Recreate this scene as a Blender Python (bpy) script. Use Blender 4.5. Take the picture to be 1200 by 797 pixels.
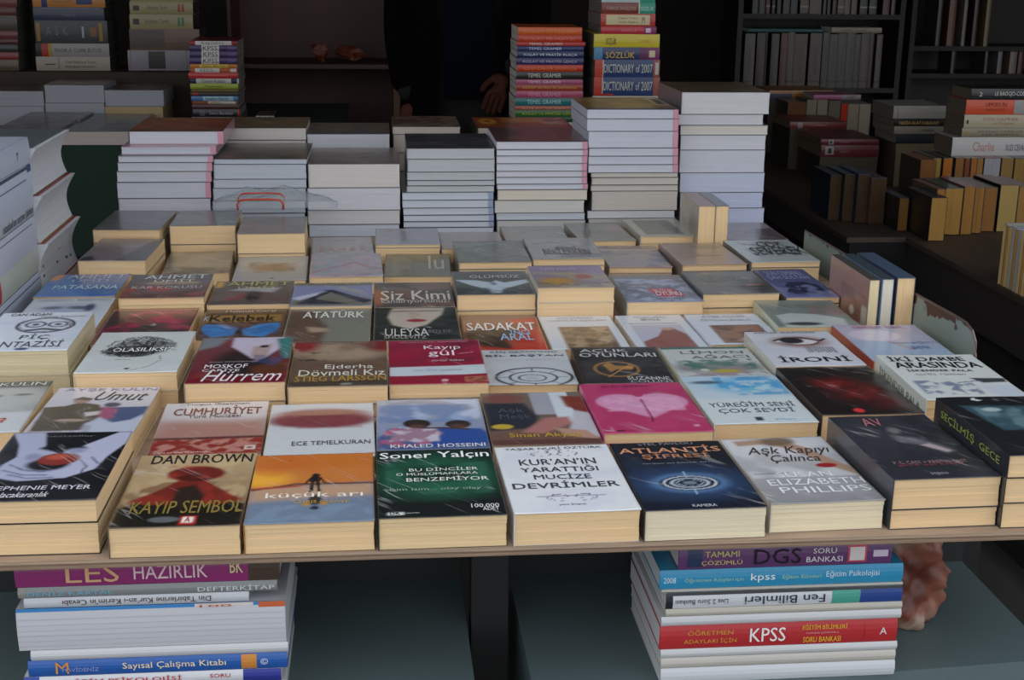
import bpy, bmesh, math, random
import numpy as np
from mathutils import Vector, Matrix
for o in list(bpy.data.objects): bpy.data.objects.remove(o)
SC = bpy.context.scene
COL = SC.collection
random.seed(7); RNG = np.random.RandomState(11)

# ------------------------------------------------------------------ camera
# table frame: x right, y away from the buyer, z=0 is the top of the display table, floor at z=-0.80
def make_camera():
    cd = bpy.data.cameras.new('camera'); co = bpy.data.objects.new('camera', cd); COL.objects.link(co)
    cd.sensor_width = 36.0; cd.lens = 36.0*1577.5/1200.0; cd.clip_start = .05; cd.clip_end = 60
    f = Vector((0.09639551, 0.95690853, -0.2739233)); r = Vector((0.99522711, -0.09686386, 0.01184848)); u = Vector((0.01519536, 0.27375803, 0.96167855))
    m = Matrix(((r.x, u.x, -f.x, 0), (r.y, u.y, -f.y, 0), (r.z, u.z, -f.z, 0.6011), (0, 0, 0, 1)))
    co.matrix_world = m; SC.camera = co
make_camera()
# ------------------------------------------------------------------ light: overcast daylight from the street
W = bpy.data.worlds.new('overcast_sky'); SC.world = W; W.use_nodes = True
bg = W.node_tree.nodes['Background']; bg.inputs['Color'].default_value = (0.93, 0.965, 1.0, 1); bg.inputs['Strength'].default_value = 1.0
SC.view_settings.view_transform = 'Standard'; SC.view_settings.look = 'None'; SC.view_settings.gamma = 1
SC.view_settings.exposure = 0.6
FLOOR = -0.80

# ------------------------------------------------------------------ materials
def lin(h):
    if isinstance(h, (tuple, list)): return tuple(h)
    h = h.lstrip('#'); v = [int(h[i:i+2], 16)/255 for i in (0, 2, 4)]
    return tuple(c/12.92 if c <= .04045 else ((c+.055)/1.055)**2.4 for c in v)
MATS = {}
def mat(name, color='888888', rough=.6, metal=0, bump=0, bscale=60, stretch=(1, 1, 1), var=0, vscale=8, spec=.5, coat=0):
    if name in MATS: return MATS[name]
    m = bpy.data.materials.new(name); m.use_nodes = True; nt = m.node_tree; b = nt.nodes['Principled BSDF']
    c = lin(color); b.inputs['Base Color'].default_value = (*c, 1); b.inputs['Roughness'].default_value = rough
    b.inputs['Metallic'].default_value = metal; b.inputs['Specular IOR Level'].default_value = spec
    if coat: b.inputs['Coat Weight'].default_value = coat; b.inputs['Coat Roughness'].default_value = .15
    if bump or var:
        tc = nt.nodes.new('ShaderNodeTexCoord'); mp = nt.nodes.new('ShaderNodeMapping'); mp.inputs['Scale'].default_value = stretch
        nt.links.new(tc.outputs['Object'], mp.inputs['Vector'])
        n = nt.nodes.new('ShaderNodeTexNoise'); n.inputs['Scale'].default_value = bscale; n.inputs['Detail'].default_value = 4
        nt.links.new(mp.outputs[0], n.inputs['Vector'])
        if bump:
            bp = nt.nodes.new('ShaderNodeBump'); bp.inputs['Strength'].default_value = bump; bp.inputs['Distance'].default_value = .002
            nt.links.new(n.outputs['Fac'], bp.inputs['Height']); nt.links.new(bp.outputs[0], b.inputs['Normal'])
        if var:
            n2 = nt.nodes.new('ShaderNodeTexNoise'); n2.inputs['Scale'].default_value = vscale; n2.inputs['Detail'].default_value = 5
            nt.links.new(mp.outputs[0], n2.inputs['Vector'])
            mr = nt.nodes.new('ShaderNodeMapRange'); mr.inputs['From Min'].default_value = .3; mr.inputs['From Max'].default_value = .7
            mr.inputs['To Min'].default_value = 1-var; mr.inputs['To Max'].default_value = 1+var
            nt.links.new(n2.outputs['Fac'], mr.inputs['Value'])
            mx = nt.nodes.new('ShaderNodeVectorMath'); mx.operation = 'SCALE'; mx.inputs[0].default_value = c
            nt.links.new(mr.outputs[0], mx.inputs['Scale']); nt.links.new(mx.outputs[0], b.inputs['Base Color'])
    MATS[name] = m; return m
def paper(color):            # edges of the page block: fine horizontal strata
    return mat('paper_'+color, color, .85, bump=.35, bscale=120, stretch=(.12, .12, 14), var=.05, vscale=40, spec=.15)
def flat(color, rough=.4): return mat('ink_%s_%d' % (color, int(rough*100)), color, rough, spec=.35)

def wrapped_print():         # printed cover under a clear, slightly creased plastic wrap
    m = bpy.data.materials.new('wrapped_print'); m.use_nodes = True; nt = m.node_tree; b = nt.nodes['Principled BSDF']; L = nt.links
    at = nt.nodes.new('ShaderNodeAttribute'); at.attribute_name = 'Col'
    L.new(at.outputs['Color'], b.inputs['Base Color']); b.inputs['Roughness'].default_value = .45; b.inputs['Specular IOR Level'].default_value = .35
    b.inputs['Coat Weight'].default_value = .9; b.inputs['Coat Roughness'].default_value = .22; b.inputs['Coat IOR'].default_value = 1.5
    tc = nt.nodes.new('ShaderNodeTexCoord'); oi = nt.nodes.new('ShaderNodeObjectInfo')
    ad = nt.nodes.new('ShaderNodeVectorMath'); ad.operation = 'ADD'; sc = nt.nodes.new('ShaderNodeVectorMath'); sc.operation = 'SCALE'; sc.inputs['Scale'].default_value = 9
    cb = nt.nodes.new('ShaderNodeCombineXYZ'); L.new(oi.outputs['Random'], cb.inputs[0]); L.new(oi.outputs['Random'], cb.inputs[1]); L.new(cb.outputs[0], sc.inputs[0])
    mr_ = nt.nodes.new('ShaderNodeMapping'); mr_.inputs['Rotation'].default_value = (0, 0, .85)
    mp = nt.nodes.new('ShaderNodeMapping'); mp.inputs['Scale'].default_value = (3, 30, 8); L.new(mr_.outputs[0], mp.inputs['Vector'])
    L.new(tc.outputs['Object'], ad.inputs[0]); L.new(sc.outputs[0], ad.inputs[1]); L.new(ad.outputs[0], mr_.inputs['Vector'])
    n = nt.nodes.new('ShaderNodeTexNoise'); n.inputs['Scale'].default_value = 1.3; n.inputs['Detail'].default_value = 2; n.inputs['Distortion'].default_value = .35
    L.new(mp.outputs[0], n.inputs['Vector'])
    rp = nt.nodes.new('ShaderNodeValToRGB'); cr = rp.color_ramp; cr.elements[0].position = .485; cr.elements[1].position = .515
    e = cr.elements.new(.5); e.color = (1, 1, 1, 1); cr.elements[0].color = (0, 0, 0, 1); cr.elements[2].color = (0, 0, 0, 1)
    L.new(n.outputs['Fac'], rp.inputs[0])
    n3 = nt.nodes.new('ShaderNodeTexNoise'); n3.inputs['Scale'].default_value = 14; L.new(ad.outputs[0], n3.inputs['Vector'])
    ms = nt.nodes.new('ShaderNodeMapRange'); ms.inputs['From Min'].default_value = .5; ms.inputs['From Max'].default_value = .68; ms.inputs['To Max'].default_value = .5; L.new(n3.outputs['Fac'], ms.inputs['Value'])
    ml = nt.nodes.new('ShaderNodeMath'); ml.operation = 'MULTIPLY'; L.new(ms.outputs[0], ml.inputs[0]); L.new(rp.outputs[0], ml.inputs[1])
    mx = nt.nodes.new('ShaderNodeMix'); mx.data_type = 'RGBA'; mx.inputs[7].default_value = (.62, .63, .64, 1); L.new(ml.outputs[0], mx.inputs[0]); L.new(at.outputs['Color'], mx.inputs[6]); L.new(mx.outputs[2], b.inputs['Base Color'])  # glints along the wrap creases, painted as whitish streaks in the base colour
    bp = nt.nodes.new('ShaderNodeBump'); bp.inputs['Strength'].default_value = .4; bp.inputs['Distance'].default_value = .0015
    L.new(ml.outputs[0], bp.inputs['Height']); L.new(bp.outputs[0], b.inputs['Coat Normal'])
    return m
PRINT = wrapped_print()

# ------------------------------------------------------------------ object helpers
def link(name, me, parent=None, m=None):
    o = bpy.data.objects.new(name, me); COL.objects.link(o)
    if parent is not None: o.parent = parent
    if m is not None and len(me.materials) == 0: me.materials.append(m)
    return o
def tag(o, label=None, cat=None, group=None, kind=None):
    if label: o['label'] = label
    if cat: o['category'] = cat
    if group: o['group'] = group
    if kind: o['kind'] = kind
    return o
GROUP = [None]
def thing(name, label, cat, loc=(0, 0, 0), rz=0, group=None):
    if cat == 'book' and not group: group = GROUP[0]
    o = bpy.data.objects.new(name, None); COL.objects.link(o); o.location = loc; o.rotation_euler = (0, 0, rz); o.empty_display_size = .05
    return tag(o, label, cat, group)
class MB:
    def __init__(s): s.v = []; s.f = []; s.m = []; s.mats = []
    def mi(s, m):
        if m is None: return 0
        if m not in s.mats: s.mats.append(m)
        return s.mats.index(m)
    def add(s, vs, fs, m=None):
        k = len(s.v); s.v += [tuple(v) for v in vs]; s.f += [tuple(i+k for i in f) for f in fs]; s.m += [s.mi(m)]*len(fs)
    def box(s, x0, x1, y0, y1, z0, z1, m=None):
        s.add([(x0, y0, z0), (x1, y0, z0), (x1, y1, z0), (x0, y1, z0), (x0, y0, z1), (x1, y0, z1), (x1, y1, z1), (x0, y1, z1)],
              [(0, 3, 2, 1), (4, 5, 6, 7), (0, 1, 5, 4), (1, 2, 6, 5), (2, 3, 7, 6), (3, 0, 4, 7)], m)
    def tube(s, pts, r, n=8, m=None, closed=False):
        P = [Vector(p) for p in pts]; N = len(P); vs = []
        for i, p in enumerate(P):
            t = (P[(i+1) % N]-P[i-1]) if closed else (P[min(i+1, N-1)]-P[max(i-1, 0)]); t.normalize()
            a = Vector((0, 0, 1)) if abs(t.z) < .9 else Vector((1, 0, 0)); u = t.cross(a).normalized(); w = u.cross(t)
            rr = r[i] if isinstance(r, (list, tuple)) else r
            vs += [p+(u*math.cos(2*math.pi*k/n)+w*math.sin(2*math.pi*k/n))*rr for k in range(n)]
        fs = []
        for i in range(N if closed else N-1):
            j = (i+1) % N
            fs += [(i*n+k, i*n+(k+1) % n, j*n+(k+1) % n, j*n+k) for k in range(n)]
        if not closed: fs += [tuple(range(n))[::-1], tuple((N-1)*n+k for k in range(n))]
        s.add(vs, fs, m)
    def build(s, name, m=None, parent=None, smooth=False):
        me = bpy.data.meshes.new(name); me.from_pydata(s.v, [], s.f); me.update()
        if s.mats:
            for q in s.mats: me.materials.append(q)
            me.polygons.foreach_set('material_index', s.m)
        if smooth: me.polygons.foreach_set('use_smooth', [True]*len(me.polygons))
        return link(name, me, parent, m)
def bevelled(o, w=.001, seg=1):
    b = o.modifiers.new('bevel', 'BEVEL'); b.width = w; b.segments = seg; b.limit_method = 'ANGLE'; return o

# ------------------------------------------------------------------ lettering: real glyph meshes, squeezed into their box
GL = {}
def glyphs(s, bold, shear):
    k = (s, bold, shear)
    if k not in GL:
        cu = bpy.data.curves.new('t', 'FONT'); cu.body = s;  cu.shear = shear; cu.resolution_u = 2; cu.fill_mode = 'FRONT'
        ob = bpy.data.objects.new('t', cu); me = bpy.data.meshes.new_from_object(ob)
        v = np.empty(len(me.vertices)*3, 'f'); me.vertices.foreach_get('co', v); v = v.reshape(-1, 3)[:, :2]
        f = [tuple(p.vertices) for p in me.polygons]
        if len(v): v = (v-v.min(0))/np.maximum(v.max(0)-v.min(0), 1e-6)-.5
        GL[k] = (v, f); bpy.data.objects.remove(ob); bpy.data.curves.remove(cu); bpy.data.meshes.remove(me)
    return GL[k]
def put_text(mb, s, P0, U, V, u, v, w, h, color, bold=.02, shear=0, flip=False, lift=Vector((0, 0, 0))):
    g, f = glyphs(s, bold, shear)
    sg = -1 if flip else 1
    k = 0 if bold < .005 else min(bold, .05)*.20/max(2, len(s.strip()))**.6      # heavier strokes: the same outline set twice, a hair apart
    nn = U.cross(V).normalized()*.00012
    for d in ((-k, k) if k else (0,)):
        mb.add([(nn if d > 0 else nn*0)+P0+U*(u+sg*(a*(1-2*abs(d))+d)*w)+V*(v+sg*b*h)+lift for a, b in g], f, flat(color))

# ------------------------------------------------------------------ painter for flat printed covers (artwork, plus the wrap's grey haze in the far rows)
def vnoise(U, V, sc, seed, asp=1.5):
    r = np.random.RandomState(seed); T = r.rand(64, 64); out = 0; amp = 1; tot = 0; V = V*asp; U, V = U*.77-V*.64, U*.64+V*.77; asp = 1
    for o in range(3):
        x = U*sc*2**o; y = V*sc*asp*2**o; xi = np.floor(x).astype(int); yi = np.floor(y).astype(int); fx = x-xi; fy = y-yi
        fx = fx*fx*(3-2*fx); fy = fy*fy*(3-2*fy); g = lambda a, b: T[a % 64, b % 64]
        out = out+amp*((g(xi, yi)*(1-fx)+g(xi+1, yi)*fx)*(1-fy)+(g(xi, yi+1)*(1-fx)+g(xi+1, yi+1)*fx)*fy); tot += amp; amp *= .5
    return out/tot
def sstep(x, a, b): t = np.clip((x-a)/(b-a), 0, 1); return t*t*(3-2*t)
def paint(ops, nu, nv):
    U, V = np.meshgrid(np.linspace(0, 1, nu+1), np.linspace(0, 1, nv+1)); C = np.zeros(U.shape+(3,)); A = 1.5
    def mix(m, c):
        nonlocal C
        C = C*(1-m[..., None])+np.array(lin(c))*m[..., None]
    for q in ops:
        k = q[0]
        if k == 'b': C[:] = lin(q[1])
        elif k == 'g':
            t = V[..., None]; C = np.array(lin(q[1]))*(1-t)+np.array(lin(q[2]))*t
        elif k == 'r':
            _, u0, v0, u1, v1, c = q; s = .008
            mix(sstep(U, u0-s, u0+s)*(1-sstep(U, u1-s, u1+s))*sstep(V, v0-s, v0+s)*(1-sstep(V, v1-s, v1+s)), c)
        elif k == 'e':
            u, v, ru, rv, c = q[1:6]; so = q[6] if len(q) > 6 else .15; an = q[7] if len(q) > 7 else 0
            du = U-u; dv = (V-v)*A; ca, sa = math.cos(an), math.sin(an); a = (du*ca+dv*sa)/ru; b = (-du*sa+dv*ca)/(rv*A)
            mix(1-sstep(np.sqrt(a*a+b*b), 1-so, 1+so), c)
        elif k == 'o':
            _, u, v, ru, rv, w, c = q; d = np.sqrt(((U-u)/ru)**2+((V-v)/rv)**2); mix(1-sstep(np.abs(d-1)*ru, w*.6, w*1.3), c)
        elif k == 'p':
            pts = q[1]; so = q[3] if len(q) > 3 else .012; ins = np.zeros(U.shape, bool); D = np.full(U.shape, 9.)
            for (x0, y0), (x1, y1) in zip(pts, pts[1:]+pts[:1]):
                if y1 != y0:
                    c_ = ((y0 > V) != (y1 > V)) & (U < (x1-x0)*(V-y0)/(y1-y0)+x0); ins ^= c_
                ex, ey = x1-x0, (y1-y0)*A; t = np.clip(((U-x0)*ex+(V-y0)*A*ey)/(ex*ex+ey*ey+1e-9), 0, 1)
                D = np.minimum(D, np.hypot(U-x0-t*ex, (V-y0)*A-t*ey))
            mix(sstep(np.where(ins, D, -D), -so, so), q[2])
        elif k == 'l':
            pts, w, c = q[1:4]; D = np.full(U.shape, 9.)
            for (x0, y0), (x1, y1) in zip(pts, pts[1:]):
                ex, ey = x1-x0, (y1-y0)*A; t = np.clip(((U-x0)*ex+(V-y0)*A*ey)/(ex*ex+ey*ey+1e-9), 0, 1)
                D = np.minimum(D, np.hypot(U-x0-t*ex, (V-y0)*A-t*ey))
            mix(1-sstep(D, w*.6, w*1.4), c)
        elif k == 'k':            # pen scribble: many thin crossing rings inside an oval
            _, u, v, ru, rv, cnt, w, c, sd = q; rr = np.random.RandomState(sd); ins = 1-sstep(((U-u)/ru)**2+((V-v)/rv)**2, .8, 1.15)
            for _i in range(cnt):
                a, b = rr.uniform(-.6, .6, 2); p, o = rr.uniform(.25, .9, 2); d = np.sqrt(((U-u-a*ru)/(p*ru))**2+((V-v-b*rv)/(o*rv))**2)
                mix(.75*ins*(1-sstep(np.abs(d-1)*p*ru, w*.5, w*1.3)), c)
        elif k == 'n':
            c, amt, sc, sd = q[1:5]; n = sstep(vnoise(U, V, sc, sd), .42, .62)*amt
            if len(q) > 5:
                u0, v0, u1, v1 = q[5]; n = n*sstep(U, u0, u0+.04)*(1-sstep(U, u1-.04, u1))*sstep(V, v0, v0+.03)*(1-sstep(V, v1-.03, v1))
            mix(n, c)
    return C

# ------------------------------------------------------------------ books
def page_block(parent, w, l, th, color, x0=.0008, tint=None, name='pages', seed=0, top=.0006):
    r = random.Random(seed); ns = max(2, min(7, int(th/.005))); z = [top+(th-2*top)*i/ns for i in range(ns+1)]
    mb = MB(); vs = []; fs = []
    k = 0
    for i in range(ns):
        jy = r.uniform(0, .0007); jx = r.uniform(0, .0006); bow = .0012*math.sin(math.pi*(i+.5)/ns)
        a, b, c, d = x0, w-.0006-jx-bow*.4, .0006+jy+bow, l-.0008
        vs += [(a, c, z[i]), (b, c, z[i]), (b, d, z[i]), (a, d, z[i]), (a, c, z[i+1]), (b, c, z[i+1]), (b, d, z[i+1]), (a, d, z[i+1])]
        fs += [tuple(k+q for q in f) for f in [(0, 3, 2, 1), (4, 5, 6, 7), (0, 1, 5, 4), (1, 2, 6, 5), (2, 3, 7, 6), (3, 0, 4, 7)]]; k += 8
    mb.add(vs, fs); o = mb.build(name, paper(color), parent)
    if tint:
        t = MB(); t.box(w-tint[1], w-.0003, -.0002, l-.0006, top, th-top); t.build('tinted_page_edge', paper(tint[0]), o)
    return o
def spine_back(parent, w, l, th, color, spine='left', skip_top=True, name='back_cover', t=.0006):
    m = mat('cover_'+color, color, .38, bump=.1, bscale=30, coat=.5)
    mb = MB(); mb.box(0, w, 0 if not skip_top else .0016, l, 0, t)
    if not skip_top: mb.box(0, w, 0, l, th-t, th)
    if spine == 'left': mb.box(-.0004, .0006, 0, l, 0, th)
    elif spine == 'right': mb.box(w-.0006, w+.0004, 0, l, 0, th)
    elif spine == 'back': mb.box(0, w, l-.0006, l+.0004, 0, th)
    return mb.build(name, m, parent)
NB = [0]
PAGE = 'DCC6A0'
def cover_book(key, x, y, a, w, l, z, th, ops, texts=(), label='', group=None, spine='7A7670', page=PAGE, hi=True, sp_text=None):
    """x,y = back left corner of the cover, z its height, a its turn; opens away from its left spine."""
    NB[0] += 1
    c, s = math.cos(a), math.sin(a); fx, fy = x+s*l, y-c*l            # front-left corner
    base = (fx+c*w/2-s*l/2, fy+s*w/2+c*l/2, z-th)
    T = thing('paperback_book', label, 'book', base, a, group)
    hold = Vector((-w/2, -l/2, 0))
    def sh(o): o.location = hold; return o
    sh(page_block(T, w, l, th, page, seed=NB[0])); sh(spine_back(T, w, l, th, spine))
    nu, nv = (60, 90) if hi else (40, 56)
    Cc = paint(ops, nu, nv); X, Y = np.meshgrid(np.linspace(0, w, nu+1), np.linspace(0, l, nv+1))
    bid = NB[0]; r = np.random.RandomState(bid); Z = (vnoise(X/w, Y/l, 3, NB[0])-.5)*.0012
    ck = .0014*r.rand(); Z = Z + ck*np.clip((X/w-.8)/.2, 0, 1)**2*np.clip(1-Y/l/.3, 0, 1)
    vt = np.stack([X, Y, th+.0004+Z], -1).reshape(-1, 3)
    n1 = nu+1
    idx = np.arange((nu)*(nv)).reshape(nv, nu); i0 = (np.arange(nv)[:, None]*n1+np.arange(nu)[None]).reshape(-1)
    F = np.stack([i0, i0+1, i0+n1+1, i0+n1], -1).tolist()
    ring = list(range(0, nu))+[nu+j*n1 for j in range(nv)]+[nv*n1+nu-i for i in range(nu)]+[(nv-j)*n1 for j in range(nv)]
    k = len(vt); low = vt[ring].copy(); low[:, 2] = th-.0005; V = np.vstack([vt, low]); R = len(ring)
    F += [(ring[(i+1) % R], ring[i], k+i, k+(i+1) % R) for i in range(R)]
    me = bpy.data.meshes.new('front_cover'); me.from_pydata(V.tolist(), [], F); me.update()
    cols = Cc.reshape(-1, 3); cols = np.vstack([cols, cols[ring]*.4+np.array([.28, .24, .19])]); ca = me.color_attributes.new('Col', 'FLOAT_COLOR', 'POINT')
    ca.data.foreach_set('color', np.hstack([cols, np.ones((len(cols), 1))]).astype('f').ravel())
    me.polygons.foreach_set('use_smooth', [True]*(nu*nv)+[False]*R)
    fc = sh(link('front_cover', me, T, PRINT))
    if texts:
        P0 = Vector((0, 0, th+.0014)); U = Vector((w, 0, 0)); Vv = Vector((0, l, 0))
        for t in texts:
            st, u, v, tw, tH, col = t[:6]; bold = t[6] if len(t) > 6 else .02; shear = t[7] if len(t) > 7 else 0
            mb = MB(); put_text(mb, st, P0, U, Vv, u, v, tw, tH, col, bold, shear)
            if not mb.v: continue
            q = np.array([tuple(a) for a in mb.v]); uu = q[:, 0]/w; vv = q[:, 1]/l        # the print follows the cover
            q[:, 2] += -th-.0014+th+.0009+(vnoise(np.clip(uu, 0, 1), np.clip(vv, 0, 1), 3, bid)-.5)*.0012+ck*np.clip((uu-.8)/.2, 0, 1)**2*np.clip(1-vv/.3, 0, 1)
            mb.v = [tuple(a) for a in q]; mb.build('lettering', None, fc)
    if sp_text:
        mb = MB(); P0 = Vector((-.0008, l, 0)); put_text(mb, sp_text[0], P0, Vector((0, -l, 0)), Vector((0, 0, th)), .5, .5, .8, sp_text[2] if len(sp_text) > 2 else .5, sp_text[1])
        sh(mb.build('spine_lettering', None, T))
    return T
def plain_book(x0, x1, y0, l, z0, z1, page, cover, label, group=None, tint=None, spine='left', rz=0, name='book'):
    """book lying flat, its page edges towards the buyer"""
    NB[0] += 1; w = x1-x0; th = z1-z0
    T = thing(name, label, 'book', ((x0+x1)/2, y0+l/2, z0), rz, group); H = Vector((-w/2, -l/2, 0))
    page_block(T, w, l, th, page, tint=tint, seed=NB[0], top=.0007).location = H
    spine_back(T, w, l, th, cover, spine, False, 'cover', .0007).location = H
    return T
def top_art(T, w, l, th, ops, texts=(), hi=False):
    nu, nv = 36, 44; Cc = paint(ops, nu, nv); X, Y = np.meshgrid(np.linspace(0, w, nu+1), np.linspace(0, l, nv+1))
    vt = np.stack([X, Y, np.full_like(X, th+.0006)+(vnoise(X/w, Y/l, 3, NB[0])-.5)*.0008], -1).reshape(-1, 3); n1 = nu+1
    i0 = (np.arange(nv)[:, None]*n1+np.arange(nu)[None]).reshape(-1); F = np.stack([i0, i0+1, i0+n1+1, i0+n1], -1).tolist()
    me = bpy.data.meshes.new('front_cover'); me.from_pydata(vt.tolist(), [], F); me.update()
    ca = me.color_attributes.new('Col', 'FLOAT_COLOR', 'POINT'); cols = Cc.reshape(-1, 3)
    ca.data.foreach_set('color', np.hstack([cols, np.ones((len(cols), 1))]).astype('f').ravel())
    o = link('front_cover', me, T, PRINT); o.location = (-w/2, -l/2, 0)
def spine_book(x0, x1, y0, l, z0, z1, color, label, texts=(), rects=(), page='D8D8DC', group=None, rz=0, rough=.35, round_=.0):
    """book lying flat with its printed spine towards the buyer"""
    NB[0] += 1; w = x1-x0; th = z1-z0; T = thing('book', label, 'book', ((x0+x1)/2, y0+l/2, z0), rz, group); H = Vector((-w/2, -l/2, 0))
    r = random.Random(NB[0])
    mb = MB(); mb.box(.001, w-.001, .001, l-.001, .0007, th-.0007); mb.build('pages', paper(page), T).location = H
    m = mat('spine_'+color, color, rough, bump=.08, bscale=30)
    n = 5; mb = MB(); vs = []
    for i in range(n+1):
        t = i/n; b = -.0022*math.sin(math.pi*t)-.0002; vs += [(0, b, th*t), (w, b, th*t)]
    fs = [(2*i, 2*i+1, 2*i+3, 2*i+2) for i in range(n)]
    k = len(vs); vs += [(x, .0009, th*i/n) for i in range(n+1) for x in (0, w)]
    fs += [(k+2*i, k+2*i+2, k+2*i+3, k+2*i+1) for i in range(n)]+[(2*i, 2*i+2, k+2*i+2, k+2*i) for i in range(n)]+[(2*i+1, k+2*i+1, k+2*i+3, 2*i+3) for i in range(n)]
    fs += [(0, k, k+1, 1), (2*n, 2*n+1, k+2*n+1, k+2*n)]
    mb.add(vs, fs); mb.box(0, w, 0, l, 0, .0007); mb.box(0, w, 0, l, th-.0007, th)
    sp = mb.build('cover', m, T); sp.location = H
    if rects or texts:
        P0 = Vector((0, 0, 0)); U = Vector((w, 0, 0)); V = Vector((0, 0, th)); d = 0
        yb = lambda v: -.0022*math.sin(math.pi*min(max(v, 0), 1))-.0004
        for (u0, v0, u1, v1, c) in rects:
            d += .00008; vv = [v0+(v1-v0)*i/4 for i in range(5)]; mb = MB()
            mb.add([(u*w, yb(v)-d, v*th) for v in vv for u in (u0, u1)], [(2*i, 2*i+1, 2*i+3, 2*i+2) for i in range(4)], flat(c)); mb.build('printed_panel', None, sp)
        for t in texts:
            st, u, v, tw, tH, col = t[:6]; bold = t[6] if len(t) > 6 else .02; flip = len(t) > 7 and t[7]
            mb = MB(); put_text(mb, st, P0, U, V, u, v, tw, tH, col, bold, 0, flip, Vector((0, -.0024-d-.0003, 0))); mb.build('lettering', None, sp)
    return T
def standing_book(x0, x1, y0, l, z0, z1, page, cover, top, label, group=None, lean=0, left_ops=None, rz=0):
    """book on its fore-edge: page ends towards the buyer, spine up"""
    NB[0] += 1; w = x1-x0; h = z1-z0; T = thing('book', label, 'book', ((x0+x1)/2, y0, z0), rz, group); T.rotation_euler = (0, lean, rz)
    ns = 5; mb = MB(); r = random.Random(NB[0])
    for i in range(ns):
        a = -w/2+.0007+(w-.0014)*i/ns; b = -w/2+.0007+(w-.0014)*(i+1)/ns; j = r.uniform(0, .0009); mb.box(a, b, .0006+j, l-.001, .001+j, h-.0008)
    mb.build('pages', mat('pagev_'+page, page, .85, bump=.3, bscale=120, stretch=(14, .12, .12), var=.06, vscale=30, spec=.15), T)
    mb = MB(); mb.box(-w/2, -w/2+.0007, 0, l, 0, h); mb.box(w/2-.0007, w/2, 0, l, 0, h); mb.build('cover', mat('cover_'+cover, cover, .38, coat=.5), T)
    mb = MB(); mb.box(-w/2, w/2, 0, l, h-.0007, h+.0006); mb.build('spine', mat('cover_'+top, top, .38, coat=.5), T)
    if left_ops:
        nu, nv = 44, 30; Cc = paint(left_ops, nu, nv); Yv, Zv = np.meshgrid(np.linspace(l, 0, nu+1), np.linspace(0, h, nv+1))
        vt = np.stack([np.full_like(Yv, -w/2-.0004), Yv, Zv], -1).reshape(-1, 3); n1 = nu+1
        i0 = (np.arange(nv)[:, None]*n1+np.arange(nu)[None]).reshape(-1); F = np.stack([i0, i0+1, i0+n1+1, i0+n1], -1).tolist()
        me = bpy.data.meshes.new('front_cover'); me.from_pydata(vt.tolist(), [], F); me.update(); ca = me.color_attributes.new('Col', 'FLOAT_COLOR', 'POINT'); cols = Cc.reshape(-1, 3)
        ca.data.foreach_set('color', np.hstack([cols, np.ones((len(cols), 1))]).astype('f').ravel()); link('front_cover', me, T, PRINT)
    return T

CEIL_Y = 2.0
def COVER_GAIN(y): return 1.0 if y < 1.9 else min(1.9, 1+.9*(y-1.9))

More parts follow.
